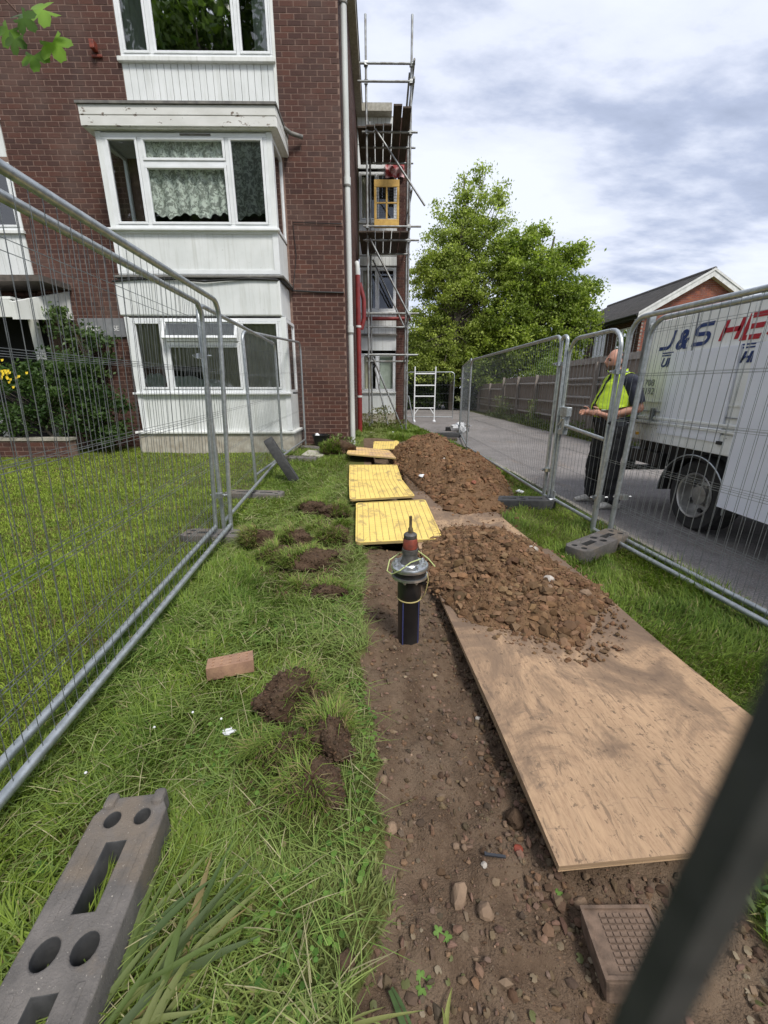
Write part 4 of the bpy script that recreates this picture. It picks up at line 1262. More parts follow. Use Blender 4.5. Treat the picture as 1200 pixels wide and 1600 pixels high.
# bigger lumps that rolled against the plywood edge and under it
n = 900
yy = .78 + 2.5 * NR.random(n) ** 1.6
xx = .512 - .0735 * (yy - .815) - .02 - .16 * NR.random(n) ** 1.6 + .05
s_ = .003 + .013 * NR.random(n) ** 4
o = clods('edge_clods', np.stack([xx, yy, gz(xx, yy) + s_ * .4], 1), s_, soil_cols(n, (.125, .082, .054), .4, .12))
tag(o, 'soil lumps crowded along the plywood edge', 'soil', kind='stuff')
n = 260
xx = NR.uniform(.42, 1.0, n); yy = .70 + .13 * NR.random(n)
s_ = .003 + .014 * NR.random(n) ** 4
o = clods('edge_clods', np.stack([xx, yy, gz(xx, yy) + s_ * .4], 1), s_, soil_cols(n, (.115, .075, .05), .4, .12))
tag(o, 'soil lumps below the front edge of the plywood', 'soil', kind='stuff')
def stone(label, x, y, r, mat='stone', z=None, sc_=(1, 1, .75), seed=0, name='stone', cat='stone', group='loose stones', parent=None):
    rr_ = np.random.default_rng(1000 + seed)
    d = IC2V * (1 + .0 * rr_.random((len(IC2V), 1)))
    # facet with random planes
    for k in range(9):
        nrm = rr_.normal(size=3); nrm /= np.linalg.norm(nrm)
        lim = rr_.uniform(.62, .92)
        dd = d @ nrm
        d = d - np.clip(dd - lim, 0, None)[:, None] * nrm[None]
    d = d * (1 + rr_.uniform(-.05, .05, (len(d), 1)))
    V_ = d * r * np.array(sc_)[None]
    me = npmesh(name, V_, IC2F, mat)
    o = link(name, me, parent)
    zz = lawnz(x, y) if z is None else z
    o.location = (x, y, zz + r * sc_[2] * .45); o.rotation_euler = (0, 0, rr_.uniform(0, 6))
    if label: tag(o, label, cat, group)
    return o
stone('largest brown stone lying on the trench soil in the foreground', .226, .80, .034, seed=1, sc_=(.8, 1.15, .7))
stone('crumbly tan clod just right of the largest trench stone', .292, .757, .026, seed=2)
stone('round tan pebble left of its twin below the plywood corner', .243, .94, .0125, 'stone', seed=3)
stone('round tan pebble right of its twin below the plywood corner', .268, .932, .011, 'stone', seed=4)
stone('dark stone tucked under the plywood corner', .455, 1.02, .038, 'turf_soil', seed=5)
stone('orange brown stone under the front corner of the plywood', .44, .925, .016, 'rust_red', seed=6)
stone('brown stone at the left edge of the trench', .035, .99, .022, seed=7)
stone('small grey stone against the plywood edge halfway up', .435, 1.46, .014, 'stone_pale', seed=8)
stone('rust coloured triangular stone above the inspection cover', .575, .785, .022, seed=9)
stone('small white flint on the soil below the round pebbles', .313, .865, .010, 'stone_pale', seed=10)
stone('brown clod on the grass at bottom centre', -.088, .64, .030, 'turf_soil', seed=11)
stone('stone at the left trench edge beneath the turf clods', .012, 1.15, .018, seed=12)
def on_heap(t, H, rx, ry, u, v):
    p = Vector((u * rx, v * ry, float(H(np.array([u]), np.array([v]))[0])))
    M_ = Matrix.Translation(t.location) @ Matrix.Rotation(t.rotation_euler.z, 4, 'Z')
    return M_ @ p
for lb, u, v, r, mt, sd in [('pale lump of chalky rubble near the top right of the nearer heap', .62, .12, .045, 'stone_pale', 70), ('grey cobble in the middle of the nearer heap', .36, -.38, .040, 'stone_pale', 71),
                            ('pinkish stone below the grey cobble on the nearer heap', .22, -.52, .024, 'stone', 72), ('ochre clod low on the right of the nearer heap', .72, -.52, .042, 'stone', 73)]:
    p = on_heap(h1, H1, .52, .94, u, v)
    stone(lb, p.x, p.y, r, mt, z=p.z - .005, seed=sd)
for lb, u, v, r, mt, sd in [('broken red brick bit at the near foot of the long heap', .02, -.80, .035, 'brick_orange', 74), ('white rag of plastic on the left flank of the long heap', -.62, -.52, .05, 'litter', 75), ('pale stone high on the long heap', -.1, -.3, .035, 'stone_pale', 76)]:
    p = on_heap(h2, H2, .80, 3.12, u, v)
    stone(lb, p.x, p.y, r, mt, z=p.z, seed=sd, sc_=(1, 1.6, .5) if 'rag' in lb else (1, 1, .75), name='plastic_rag' if 'rag' in lb else 'stone', cat='litter' if 'rag' in lb else 'stone', group=None if 'rag' in lb else 'loose stones')

# ------------------------------------------------------------------ black pipe with flange and valve head
pp = thing('standpipe', 'black plastic water pipe with bolted steel flange and rusty valve standing in the trench', 'pipe', (.163, 2.05, -.05))
PB = lambda g, n, m, par=pp, sm=40: g.build(n, m, par, smooth=sm)
PB(MB().lathe([(.062, 0), (.062, .285), (.066, .29), (.066, .40), (.072, .405), (.072, .425), (.06, .43)], 32), 'pipe', 'pe_black')
for k in range(4):
    a = rad(-125 + k * 90)
    g = MB()
    for i in range(5):
        da = rad((i - 2) * 2.2)
    g.prism([(.0625 * math.cos(a - .05), .0625 * math.sin(a - .05), .0), (.0625 * math.cos(a + .05), .0625 * math.sin(a + .05), .0), (.0625 * math.cos(a + .05), .0625 * math.sin(a + .05), .284), (.0625 * math.cos(a - .05), .0625 * math.sin(a - .05), .284)], (.0015 * math.cos(a), .0015 * math.sin(a), 0))
    g.build('blue_stripe', 'pe_blue', pp)
fl = PB(MB().lathe([(.05, .470), (.100, .470), (.103, .474), (.103, .490), (.100, .495), (.06, .497), (.052, .505)], 36), 'flange', 'bright_steel')
PB(MB().lathe([(.06, .440), (.092, .440), (.092, .468), (.06, .469)], 32), 'gasket', 'pe_black')
PB(MB().lathe([(.07, .425), (.101, .425), (.101, .438), (.07, .439)], 36), 'backing_ring', 'bright_steel')
for k in range(8):
    a = rad(22.5 + k * 45)
    x, y = .080 * math.cos(a), .080 * math.sin(a)
    g = MB(); g.lathe([(.011, .497), (.011, .508)], 6, (x, y, 0)); g.lathe([(.007, .508), (.007, .514)], 8, (x, y, 0)); g.lathe([(.006, .405), (.006, .425)], 8, (x, y, 0)); g.lathe([(.011, .412), (.011, .4245)], 6, (x, y, 0))
    g.build('bolt', 'bright_steel', fl)
PB(MB().lathe([(.056, .497), (.050, .512), (.043, .525), (.040, .56), (.044, .562), (.044, .585), (.038, .587)], 28), 'bonnet', 'cast_iron')
PB(MB().lathe([(.037, .587), (.040, .590), (.038, .640), (.035, .645)], 28), 'gland', 'rust_red')
PB(MB().lathe([(.034, .645), (.036, .648), (.036, .666), (.030, .672), (.015, .676)], 24), 'cap_nut', 'cast_iron')
PB(MB().lathe([(.013, .676), (.013, .700), (.008, .706), (.008, .768), (.006, .770)], 12), 'spindle', 'brass')
PB(MB().lathe([(.0665, .287), (.068, .288), (.068, .293), (.0665, .294)], 28), 'cord_loop', 'wire_yellow')
PB(MB().tube([(.066, -.02, .29), (.082, -.045, .33), (.094, -.05, .39), (.098, -.05, .425), (.09, -.045, .46)], .0026, 6), 'tracer_wire', 'wire_yellow')
PB(MB().tube([(.055, -.05, .545), (.0, -.062, .53), (-.06, -.09, .495), (-.10, -.06, .46), (-.125, -.02, .462), (-.11, .04, .50), (-.05, .07, .53), (.05, .06, .545), (.10, .0, .525), (.135, -.03, .49)], .003, 6), 'tracer_wire', 'wire_green')
PB(MB().box(.058, .084, -.035, -.01, .385, .402), 'clip', 'pe_black')

# ------------------------------------------------------------------ truck beside the road fence
X0 = 3.05
tk = thing('box_truck', 'white high sided work truck with blue and red lettering parked on the road', 'truck', (X0, 3.9, 0.01))
TB = lambda g, n, m, par=tk, bev=0, sm=None: g.build(n, m, par, bevel=bev, smooth=sm)
# local: x inward from the near side, y along, z up
Lr, Lf = 1.09, -5.2
body = MB(); body.box(0, 1.95, Lf + 1.6, Lr, .955, 2.045)
bo = TB(body, 'box_body', 'truck_white', bev=.012)
TB(MB().box(-.012, 1.95, Lf + 1.6, Lr + .01, .78, .955), 'chassis_rail', 'truck_white', bev=.008)
TB(MB().box(-.035, -.001, Lf + 1.6, Lr, .972, 1.0), 'ledge_moulding', 'truck_white', bo, bev=.006)
TB(MB().box(-.028, -.001, Lf + 1.6, Lr, 1.02, 1.05), 'ledge_moulding', 'truck_white', bo, bev=.006)
TB(MB().box(-.010, -.001, Lf + 1.6, Lr, 1.20, 1.216), 'side_seam', 'truck_white', bo)
TB(MB().box(-.012, -.001, Lf + 1.6, Lr, 1.10, 1.108), 'side_seam', 'letter_grey', bo)
TB(MB().box(-.02, .05, Lr - .03, Lr + .03, .8, 2.14), 'corner_post', 'galv_dark')
TB(MB().box(.12, 1.9, Lf + 1.6, Lr - .05, .60, .78), 'chassis_frame', 'truck_black')
TB(MB().box(.02, .9, Lr - .55, Lr + .05, .52, .66), 'rear_beam', 'truck_black')
TB(MB().box(.0, .12, Lr - .02, Lr + .08, .38, .66).box(.0, .5, Lr - .02, Lr + .02, .38, .44), 'underrun_guard', 'truck_black')
for q in range(8):
    yq = Lr - .14 - q * .62
    TB(MB().box(-.006, -.001, yq - .008, yq + .008, 1.22, 2.04), 'panel_seam', 'letter_grey' if q % 3 == 1 else 'truck_white', bo)
rv = MB().lathe([(.006, 0), (.005, .003), (.001, .005)], 8).mesh('rivet', 'wheel_steel')
for q in range(34):
    o = link('rivet', rv, bo); o.location = (-.013, Lr - .06 - q * .085, .93); o.rotation_euler = (0, rad(-90), 0)
for yq in (.92, -.9):
    TB(MB().box(-.030, -.012, yq - .03, yq + .03, .83, .86), 'side_marker', 'amber', bo, bev=.004)
for yq in (.98, .70):
    TB(MB().box(-.045, -.012, yq - .02, yq + .02, 1.0, 1.14), 'drop_latch', 'galv_dark', bo, bev=.006)
# detached white skirt panels that hide part of the lettering
TB(MB().box(-.022, -.004, -.265, .585, .885, 1.70), 'cover_panel', 'truck_panel', bo)
TB(MB().box(-.05, -.024, -3.6, -.44, .345, 1.70), 'cover_panel', 'truck_panel', bo)
TB(MB().box(-.03, -.005, -.30, -.25, .87, .90), 'hinge', 'truck_black', bo)
# mudguard and wheel
wy, wz, wr = -.06, .345, .345
g = MB(); n = 22
arch = [(math.cos(math.pi * (k / n) * 1.02 + 0.0), math.sin(math.pi * (k / n) * 1.02)) for k in range(n + 1)]
for k, (c_, s_) in enumerate(arch):
    g.v += [(-.03, wy + c_ * .44, wz - .04 + s_ * .43), (.30, wy + c_ * .44, wz - .04 + s_ * .43), (-.03, wy + c_ * .42, wz - .04 + s_ * .405), (.30, wy + c_ * .42, wz - .04 + s_ * .405)]
for k in range(n):
    a = k * 4; b = a + 4
    g.f += [(a, a + 1, b + 1, b), (a + 2, b + 2, b + 3, a + 3), (a, b, b + 2, a + 2), (a + 1, a + 3, b + 3, b + 1)]
mg = TB(g, 'mudguard', 'truck_black', sm=50)
TB(MB().tube([(-.035, wy + c_ * .442, wz - .04 + s_ * .432) for c_, s_ in arch], .006, 6), 'guard_edge', 'galv', mg)
TB(MB().box(.30, .34, -.54, .46, .34, .86), 'splash_panel', 'truck_black')
TB(MB().box(.30, .34, -1.6, -.54, .35, .80).box(.02, .06, -.60, -.50, .34, .86), 'inner_shield', 'truck_black')
def wheel(y, x0=0.02):
    w_ = thing('wheel_tmp', None, None)
    bpy.data.objects.remove(w_)
    t = MB()
    prof = [(.205, -.10), (.28, -.115), (.325, -.11), (.345, -.085), (.345, .085), (.325, .11), (.28, .115), (.205, .10)]
    b = MB(); b.lathe(prof, 40, cap=False)
    R_ = Matrix.Translation((x0 + .12, y, wz)) @ Matrix.Rotation(rad(90), 4, 'Y')
    b.v = [tuple(R_ @ Vector(p)) for p in b.v]
    ty = TB(b, 'wheel', 'tyre', sm=35)
    r_ = MB(); r_.lathe([(.212, -.105), (.222, -.110), (.216, -.119), (.202, -.112), (.194, -.07), (.184, .0), (.172, .02), (.14, -.012), (.095, -.02), (.088, -.06), (.055, -.066), (.0005, -.066)], 36, cap=False)
    r_.v = [tuple(R_ @ Vector(p)) for p in r_.v]
    TB(r_, 'rim', 'wheel_steel', ty, sm=35)
    for k in range(6):
        a = k * math.pi / 3
        h_ = MB().lathe([(.024, -.022), (.024, .012)], 10, (.155 * math.cos(a), .155 * math.sin(a), 0))
        h_.v = [tuple(R_ @ Vector(p)) for p in h_.v]
        TB(h_, 'rim_hole', 'truck_black', ty)
        a += .5
        h_ = MB().lathe([(.012, -.045), (.012, -.015)], 6, (.105 * math.cos(a), .105 * math.sin(a), 0))
        h_.v = [tuple(R_ @ Vector(p)) for p in h_.v]
        TB(h_, 'wheel_nut', 'wheel_steel', ty)
wheel(wy); wheel(Lf + 1.0)
# cab (forward of the picture)
cab = MB(); cab.prism([(.02, Lf + 1.55, .5), (.02, Lf + 1.55, 2.1), (.02, Lf + .75, 2.1), (.02, Lf + .1, 1.35), (.02, Lf, .5)], (1.9, 0, 0))
cb = TB(cab, 'cab', 'truck_white', bev=.05)
TB(MB().prism([(.012, Lf + 1.35, 1.35), (.012, Lf + 1.35, 1.95), (.012, Lf + .82, 1.95), (.012, Lf + .38, 1.35)], (.006, 0, 0)), 'cab_window', 'dark_void', cb)
# lettering on the near side, reading towards the front
RT = Matrix(((0, 0, -1, 0), (-1, 0, 0, 0), (0, 1, 0, 0), (0, 0, 0, 1)))
def side_text(body, y, z, size, mat, shear=.28, sx=1, off=.004):
    return text(body, size, mat, bo, Matrix.Translation((-.004, y - 3.9 + 0, z)) @ RT, shear=shear, sx=sx, offset=off, extrude=.002)
def stroke_letter(polys, y, z, w_, h_, th, mat, sh=.30):
    g_ = MB()
    for pl in polys:
        pl = [Vector((p[0] * w_, p[1] * h_, 0)) for p in pl]
        q = len(g_.v)
        for i, p in enumerate(pl):
            d0 = (pl[i] - pl[i - 1]).normalized() if i else (pl[1] - pl[0]).normalized()
            d1 = (pl[i + 1] - pl[i]).normalized() if i < len(pl) - 1 else d0
            nn_ = Vector((-(d0.y + d1.y), d0.x + d1.x, 0)).normalized()
            k_ = th / 2 / max(.5, nn_.dot(Vector((-d1.y, d1.x, 0))))
            for s2 in (1, -1):
                v_ = p + nn_ * k_ * s2
                g_.v.append((-.004, y - 3.9 - (v_.x + sh * v_.y), z + v_.y))
        for i in range(len(pl) - 1):
            g_.f.append((q + 2 * i, q + 2 * i + 1, q + 2 * i + 3, q + 2 * i + 2))
    o_ = g_.build('lettering', mat, bo)
    m_ = o_.modifiers.new('solid', 'SOLIDIFY'); m_.thickness = .002; m_.offset = 0
arc = lambda cx, cy, rx, ry, a0, a1, n=6: [(cx + rx * math.cos(rad(a0 + (a1 - a0) * i / n)), cy + ry * math.sin(rad(a0 + (a1 - a0) * i / n))) for i in range(n + 1)]
LH, LT = .165, .036
stroke_letter([[(1, 1), (1, .32)] + arc(.68, .32, .32, .32, 0, -90)[1:] + [(.0, 0)]], 4.725, 1.755, .17, LH, LT, 'letter_blue')
side_text('&', 4.475, 1.735, .25, 'letter_blue', sx=1.0, off=.008)
stroke_letter([[(1, 1), (.25, 1)] + arc(.25, .76, .25, .24, 90, 270)[1:] + [(.75, .52)] + arc(.75, .26, .25, .26, 90, -90)[1:] + [(0, 0)]], 4.245, 1.755, .19, LH, LT, 'letter_blue')
stroke_letter([[(0, 0), (0, 1)], [(1, 0), (1, 1)], [(0, .5), (1, .5)]], 3.90, 1.755, .17, LH, LT + .004, 'letter_red')
stroke_letter([[(1, 1), (0, 1), (0, 0), (1, 0)], [(.12, .5), (.95, .5)]], 3.665, 1.755, .17, LH, LT + .004, 'letter_red')
stroke_letter([[(0, 0), (.5, 1), (1, 0)], [(.25, .36), (.75, .36)]], 3.43, 1.755, .20, LH, LT + .004, 'letter_red', .25)
for z in (1.70, 1.675):
    MB().box(-.004, -.001, .585, .76, z, z + .013).build('stripe', 'letter_blue', bo)
    MB().box(-.004, -.001, -.44, -.25, z - .005, z + .008).build('stripe', 'letter_blue', bo)
side_text('UN', 4.655, 1.57, .12, 'letter_blue', sx=1.1)
side_text('HE', 3.635, 1.56, .12, 'letter_blue', sx=1.1)
side_text('01708', 4.99, 1.375, .10, 'letter_grey', shear=.1, sx=1.15, off=0)
side_text('38192', 4.97, 1.285, .10, 'letter_grey', shear=.1, sx=1.15, off=0)

# ------------------------------------------------------------------ standing man in hi-vis vest
def skin(name, nodes, edges, mat, parent, sub=2, root=0):
    me = bpy.data.meshes.new(name)
    me.from_pydata([n[:3] for n in nodes], edges, [])
    o = bpy.data.objects.new(name + '_tmp', me); C.objects.link(o)
    md = o.modifiers.new('skin', 'SKIN')
    md.branch_smoothing = .6
    sv_ = me.skin_vertices[0].data
    for i, n in enumerate(nodes):
        r = n[3]
        sv_[i].radius = (r, r) if not hasattr(r, '__len__') else r
        sv_[i].use_root = (i == root)
    sb = o.modifiers.new('sub', 'SUBSURF'); sb.levels = sub; sb.render_levels = sub
    m2 = evalmesh(o, name)
    bpy.data.objects.remove(o)
    m2.materials.clear(); m2.materials.append(MAT[mat])
    setsmooth(m2)
    return m2
def head_mesh(cx, cy, cz):
    """bald man's head looking along -X"""
    bm_ = bmesh.new()
    bmesh.ops.create_uvsphere(bm_, u_segments=28, v_segments=22, radius=1)
    for v in bm_.verts:
        x, y, z = v.co
        f = -x                                   # forward
        X = -f * .098; Y = y * .076; Z = z * .120
        if z < -.1:                              # jaw narrows and comes forward
            k = min(1, (-z - .1) / .9)
            Y *= 1 - .30 * k
            X = X * (1 - .18 * k) - .018 * k
        if f > .35:                              # flatten the face
            X = X * .93
            def gss(yy, zz, wy_, wz_): return math.exp(-((y - yy) / wy_) ** 2 - ((z - zz) / wz_) ** 2)
            X -= .034 * gss(0, -.18, .14, .16)    # nose tip
            X -= .014 * gss(0, .02, .12, .2)      # bridge
            X -= .010 * gss(0, .16, .6, .09)      # brow
            X += .016 * gss(.36, .02, .17, .10) + .016 * gss(-.36, .02, .17, .10)   # sockets
            X -= .012 * gss(0, -.46, .28, .07)    # lips
            X += .008 * gss(0, -.38, .2, .05)
            X -= .016 * gss(0, -.78, .3, .14)     # chin
        v.co = (cx + X, cy + Y, cz + Z)
    for s_ in (-1, 1):                           # ears
        r = bmesh.ops.create_uvsphere(bm_, u_segments=10, v_segments=8, radius=1)
        for v in r['verts']:
            x, y, z = v.co
            v.co = (cx + .012 + x * .020, cy + s_ * .078 + y * .012, cz - .012 + z * .034)
    me = bpy.data.meshes.new('head'); bm_.to_mesh(me); bm_.free()
    return me
man = thing('person', 'man in yellow hi-vis vest and dark work clothes standing by the gate facing left', 'person', (2.66, 4.72, 0.012))
OX, OY = 2.66, 4.72
# joints relative to the base; -x is forward, -y is his left, nearer the camera
J = dict(pel=(.0, 0, .95), wai=(-.03, 0, 1.10), che=(.0, 0, 1.30), nkb=(.01, 0, 1.455), nk=(-.02, 0, 1.53), hd=(-.055, 0, 1.62),
         hl=(.0, -.09, .92), hr=(.0, .09, .92), kl=(-.02, -.12, .50), kr=(-.06, .12, .50), al=(.04, -.17, .10), ar=(-.02, .17, .10), tl=(-.16, -.20, .035), tr=(-.24, .17, .035),
         sl=(.03, -.185, 1.415), sr=(.01, .185, 1.415), el=(.13, -.24, 1.14), er=(.05, .25, 1.13), wl=(-.15, -.15, 1.06), wr=(-.20, .11, 1.06), ml=(-.235, -.09, 1.085), mr=(-.29, .05, 1.085))
def N_(k, r, d=(0, 0, 0)):
    p = J[k]; return (p[0] + d[0], p[1] + d[1], p[2] + d[2], r)
# closed tapered limbs and a lofted trunk, voxel-remeshed into one surface
bmj = bmesh.new()
def capsule(pts, rs, sq=1.0):
    g_ = MB()
    P_ = [Vector(p) for p in pts]
    d0 = (P_[0] - P_[1]).normalized(); d1 = (P_[-1] - P_[-2]).normalized()
    full = [P_[0] + d0 * rs[0] * .95, P_[0] + d0 * rs[0] * .6] + P_ + [P_[-1] + d1 * rs[-1] * .6, P_[-1] + d1 * rs[-1] * .95]
    rr_ = [rs[0] * .3, rs[0] * .8] + list(rs) + [rs[-1] * .8, rs[-1] * .3]
    g_.tube(full, rr_, 14)
    bmj.from_mesh(g_.mesh('c', None))
mid3 = lambda a, b, t: tuple(J[a][i] * (1 - t) + J[b][i] * t for i in range(3))
for s_ in 'lr':
    capsule([J['h' + s_], mid3('h' + s_, 'k' + s_, .5), J['k' + s_]], [.098, .085, .062])
    capsule([J['k' + s_], mid3('k' + s_, 'a' + s_, .35), J['a' + s_]], [.060, .060, .040])
    capsule([J['s' + s_], mid3('s' + s_, 'e' + s_, .5), J['e' + s_]], [.066, .058, .046])
    capsule([J['e' + s_], mid3('e' + s_, 'w' + s_, .3), J['w' + s_]], [.045, .044, .029])
    capsule([J['w' + s_], J['m' + s_]], [.027, .034])
    capsule([(J['che'][0], 0, 1.38), J['s' + s_]], [.09, .068])
tr_ = [(.84, .0, .10, .14), (.90, .0, .135, .175), (.98, -.01, .155, .185), (1.07, -.035, .175, .188), (1.16, -.038, .172, .188), (1.27, -.012, .150, .192), (1.37, .005, .125, .188), (1.44, .01, .092, .13), (1.50, -.005, .062, .066), (1.56, -.03, .058, .060)]
g_ = MB()
for (z, cx, ax_, ay_) in tr_:
    for k in range(28):
        a_ = 2 * math.pi * k / 28
        g_.v.append((cx + ax_ * math.cos(a_), ay_ * math.sin(a_), z))
for j in range(len(tr_) - 1):
    for k in range(28):
        k2 = (k + 1) % 28
        g_.f.append((j * 28 + k, j * 28 + k2, (j + 1) * 28 + k2, (j + 1) * 28 + k))
g_.f += [tuple(reversed(range(28))), tuple(range((len(tr_) - 1) * 28, len(tr_) * 28))]
bmj.from_mesh(g_.mesh('c', None))
hm = head_mesh(-.075, 0, 1.635); bmj.from_mesh(hm)
def finger_chain(root, dirs, r):
    pts = [Vector(root)]
    for d in dirs: pts.append(pts[-1] + Vector(d))
    g = MB().tube(pts, [r * (1 - .12 * i) for i in range(len(pts))], 7)
    return g.mesh('f', None)
for s_, (mx_, my_, mz_) in ((-1, J['ml']), (1, J['mr'])):
    for k in range(4):
        ln = (.034, .038, .036, .028)[k]
        zz = mz_ + .026 - .017 * k
        fm = finger_chain((mx_ - .015, my_ + .004 * s_, zz), [(-ln, -s_ * .010, .004), (-ln * .8, -s_ * .016, -.004), (-ln * .55, -s_ * .018, -.008)], .0088)
        bmj.from_mesh(fm)
    fm = finger_chain((mx_ + .03, my_, mz_ + .025), [(-.03, -s_ * .012, .028), (-.030, -s_ * .010, .010), (-.022, 0, .0)], .0105)
    bmj.from_mesh(fm)
bj = bpy.data.meshes.new('body'); bmj.to_mesh(bj); bmj.free()
bo_ = bpy.data.objects.new('body_tmp', bj); C.objects.link(bo_)
rm = bo_.modifiers.new('remesh', 'REMESH'); rm.mode = 'VOXEL'; rm.voxel_size = .0062; rm.use_smooth_shade = True
sm_ = bo_.modifiers.new('smooth', 'SMOOTH'); sm_.factor = .5; sm_.iterations = 5
bm2 = evalmesh(bo_, 'body'); bpy.data.objects.remove(bo_)
bm2.materials.clear(); bm2.materials.append(MAT['skin']); setsmooth(bm2)
link('body', bm2, man)
J['ftl'] = (-.345, -.07, 1.09); J['ftr'] = (-.40, .03, 1.09)
# clothing is cut from the body surface by nearest bone and eased outwards
BONES = dict(torso=('pel', 'nkb'), head=('nk', 'hd'), ual=('sl', 'el'), uar=('sr', 'er'), fal=('el', 'wl'), far=('er', 'wr'), hal=('wl', 'ftl'), har=('wr', 'ftr'),
             thl=('hl', 'kl'), thr=('hr', 'kr'), shl=('kl', 'al'), shr=('kr', 'ar'))
BR = dict(torso=.13, head=.08, ual=.055, uar=.055, fal=.036, far=.036, hal=.03, har=.03, thl=.075, thr=.075, shl=.05, shr=.05)
bnames = list(BONES)
fc_ = np.array([p.center[:] for p in bm2.polygons])
D_ = []; T_ = []
for nme in bnames:
    A_, B_ = np.array(J[BONES[nme][0]]), np.array(J[BONES[nme][1]])
    ab = B_ - A_
    t_ = np.clip(((fc_ - A_) @ ab) / (ab @ ab), 0, 1)
    D_.append(np.linalg.norm(fc_ - (A_ + t_[:, None] * ab), axis=1) / BR[nme]); T_.append(t_)
D_ = np.array(D_); T_ = np.array(T_)
lab = D_.argmin(0); tt_ = T_[lab, np.arange(len(lab))]
isb = lambda *k: np.isin(lab, [bnames.index(q) for q in k])
def garment(name, mask, off, mat, wob=.0, parent=man, solid=.004):
    bm_ = bmesh.new(); bm_.from_mesh(bm2)
    bm_.faces.ensure_lookup_table()
    bmesh.ops.delete(bm_, geom=[bm_.faces[i] for i in np.nonzero(~mask)[0]], context='FACES')
    for _ in range(3):
        bmesh.ops.smooth_vert(bm_, verts=bm_.verts, factor=.5, use_axis_x=True, use_axis_y=True, use_axis_z=True)
    bm_.normal_update()
    for v in bm_.verts:
        o_ = off(v.co) if callable(off) else off
        f_ = wob * (float(vnoise(v.co.x * 1.5 + v.co.y * 2, v.co.z, 16, 5)) - .5) if wob else 0
        v.co = v.co + v.normal * (o_ + f_)
    me_ = bpy.data.meshes.new(name); bm_.to_mesh(me_); bm_.free()
    me_.materials.clear(); me_.materials.append(MAT[mat]); setsmooth(me_)
    o_ = link(name, me_, parent)
    md_ = o_.modifiers.new('solid', 'SOLIDIFY'); md_.thickness = solid; md_.offset = 1
    return o_
z_ = fc_[:, 2]
garment('trousers', (isb('thl', 'thr', 'shl', 'shr') & (z_ > .06)) | (isb('torso') & (z_ < 1.02)), lambda p: .018 + .020 * max(0, min(1, (.75 - p.z) / .6)), 'black_cloth', .03)
tor = isb('torso') & (fc_[:, 0] > -.205)
garment('shirt', (tor & (z_ > .97)) | (isb('ual', 'uar') & (tt_ < .82)), lambda p: .014, 'navy', .018)
fwd = fc_[:, 0] < -.02
garment('hi_vis_vest', tor & (z_ > 1.05) & ~(fwd & (np.abs(fc_[:, 1] - .015) < .022)), lambda p: .026, 'hivis', .014)
garment('reflective_band', tor & (z_ > 1.075) & (z_ < 1.125) & ~(fwd & (np.abs(fc_[:, 1] - .015) < .022)), lambda p: .034, 'reflective', .0, solid=.002)
# closely cropped grey hair at the back and sides
hb = bmesh.new(); bmesh.ops.create_uvsphere(hb, u_segments=28, v_segments=22, radius=1)
for v in hb.verts:
    x, y, z = v.co
    v.co = (-.075 + x * .1005, y * .079, 1.635 + z * .1215)
bmesh.ops.delete(hb, geom=[f for f in hb.faces if (lambda c: c.x < -.045 or c.z > 1.725 or c.z < 1.585)(f.calc_center_median())], context='FACES')
hme = bpy.data.meshes.new('hair'); hb.to_mesh(hme); hb.free(); hme.materials.append(MAT['truck_black']); setsmooth(hme)
link('hair', hme, man)
sb_ = bmesh.new(); bmesh.ops.create_uvsphere(sb_, u_segments=28, v_segments=22, radius=1)
for v in sb_.verts:
    x, y, z = v.co
    k_ = min(1, max(0, (-z - .1) / .9))
    v.co = (-.075 + (x * .100) * (1 - .18 * k_) - .021 * k_, y * .0785 * (1 - .30 * k_), 1.635 + z * .1225)
bmesh.ops.delete(sb_, geom=[f for f in sb_.faces if (lambda c: c.z > 1.585 or c.x > -.06 or (c.z > 1.572 and c.x < -.155 and abs(c.y) < .03))(f.calc_center_median())], context='FACES')
sme = bpy.data.meshes.new('stubble'); sb_.to_mesh(sme); sb_.free(); sme.materials.append(MAT['stubble']); setsmooth(sme)
link('stubble', sme, man)
MB().box(-.172, -.160, -.048, -.014, 1.655, 1.662).box(-.172, -.160, .014, .048, 1.655, 1.662).build('eyebrows', 'stubble', man)
for s_ in (-1, 1):
    e_ = MB(); e_.lathe([(max(.0005, .0095 * math.sin(math.pi * k / 6)), -.0095 * math.cos(math.pi * k / 6)) for k in range(7)], 10)
    e_.v = [(x - .155, y + s_ * .030, z + 1.640) for x, y, z in e_.v]
    e_.build('eye', 'dark_void', man, smooth=60)
for (tx, ty) in ((J['al'][0], J['al'][1] - .01), (J['ar'][0], J['ar'][1])):
    g = MB()
    secs = [(.085, .034, .06, .0), (.06, .046, .10, .0), (.0, .050, .12, 0), (-.06, .046, .085, 0), (-.12, .050, .062, 0), (-.17, .048, .050, 0), (-.205, .034, .036, 0)]
    for (x, hw, ht, z) in secs:
        for k in range(12):
            a = 2 * math.pi * k / 12
            g.v.append((tx + x, ty + hw * math.cos(a), max(0, ht * .5 + ht * .5 * math.sin(a) * 1.15)))
    for j in range(len(secs) - 1):
        for k in range(12):
            k2 = (k + 1) % 12
            g.f.append((j * 12 + k, j * 12 + k2, (j + 1) * 12 + k2, (j + 1) * 12 + k))
    g.f += [tuple(range(12)), tuple(reversed(range((len(secs) - 1) * 12, len(secs) * 12)))]
    g.build('trainer', 'trainer', man, smooth=60)

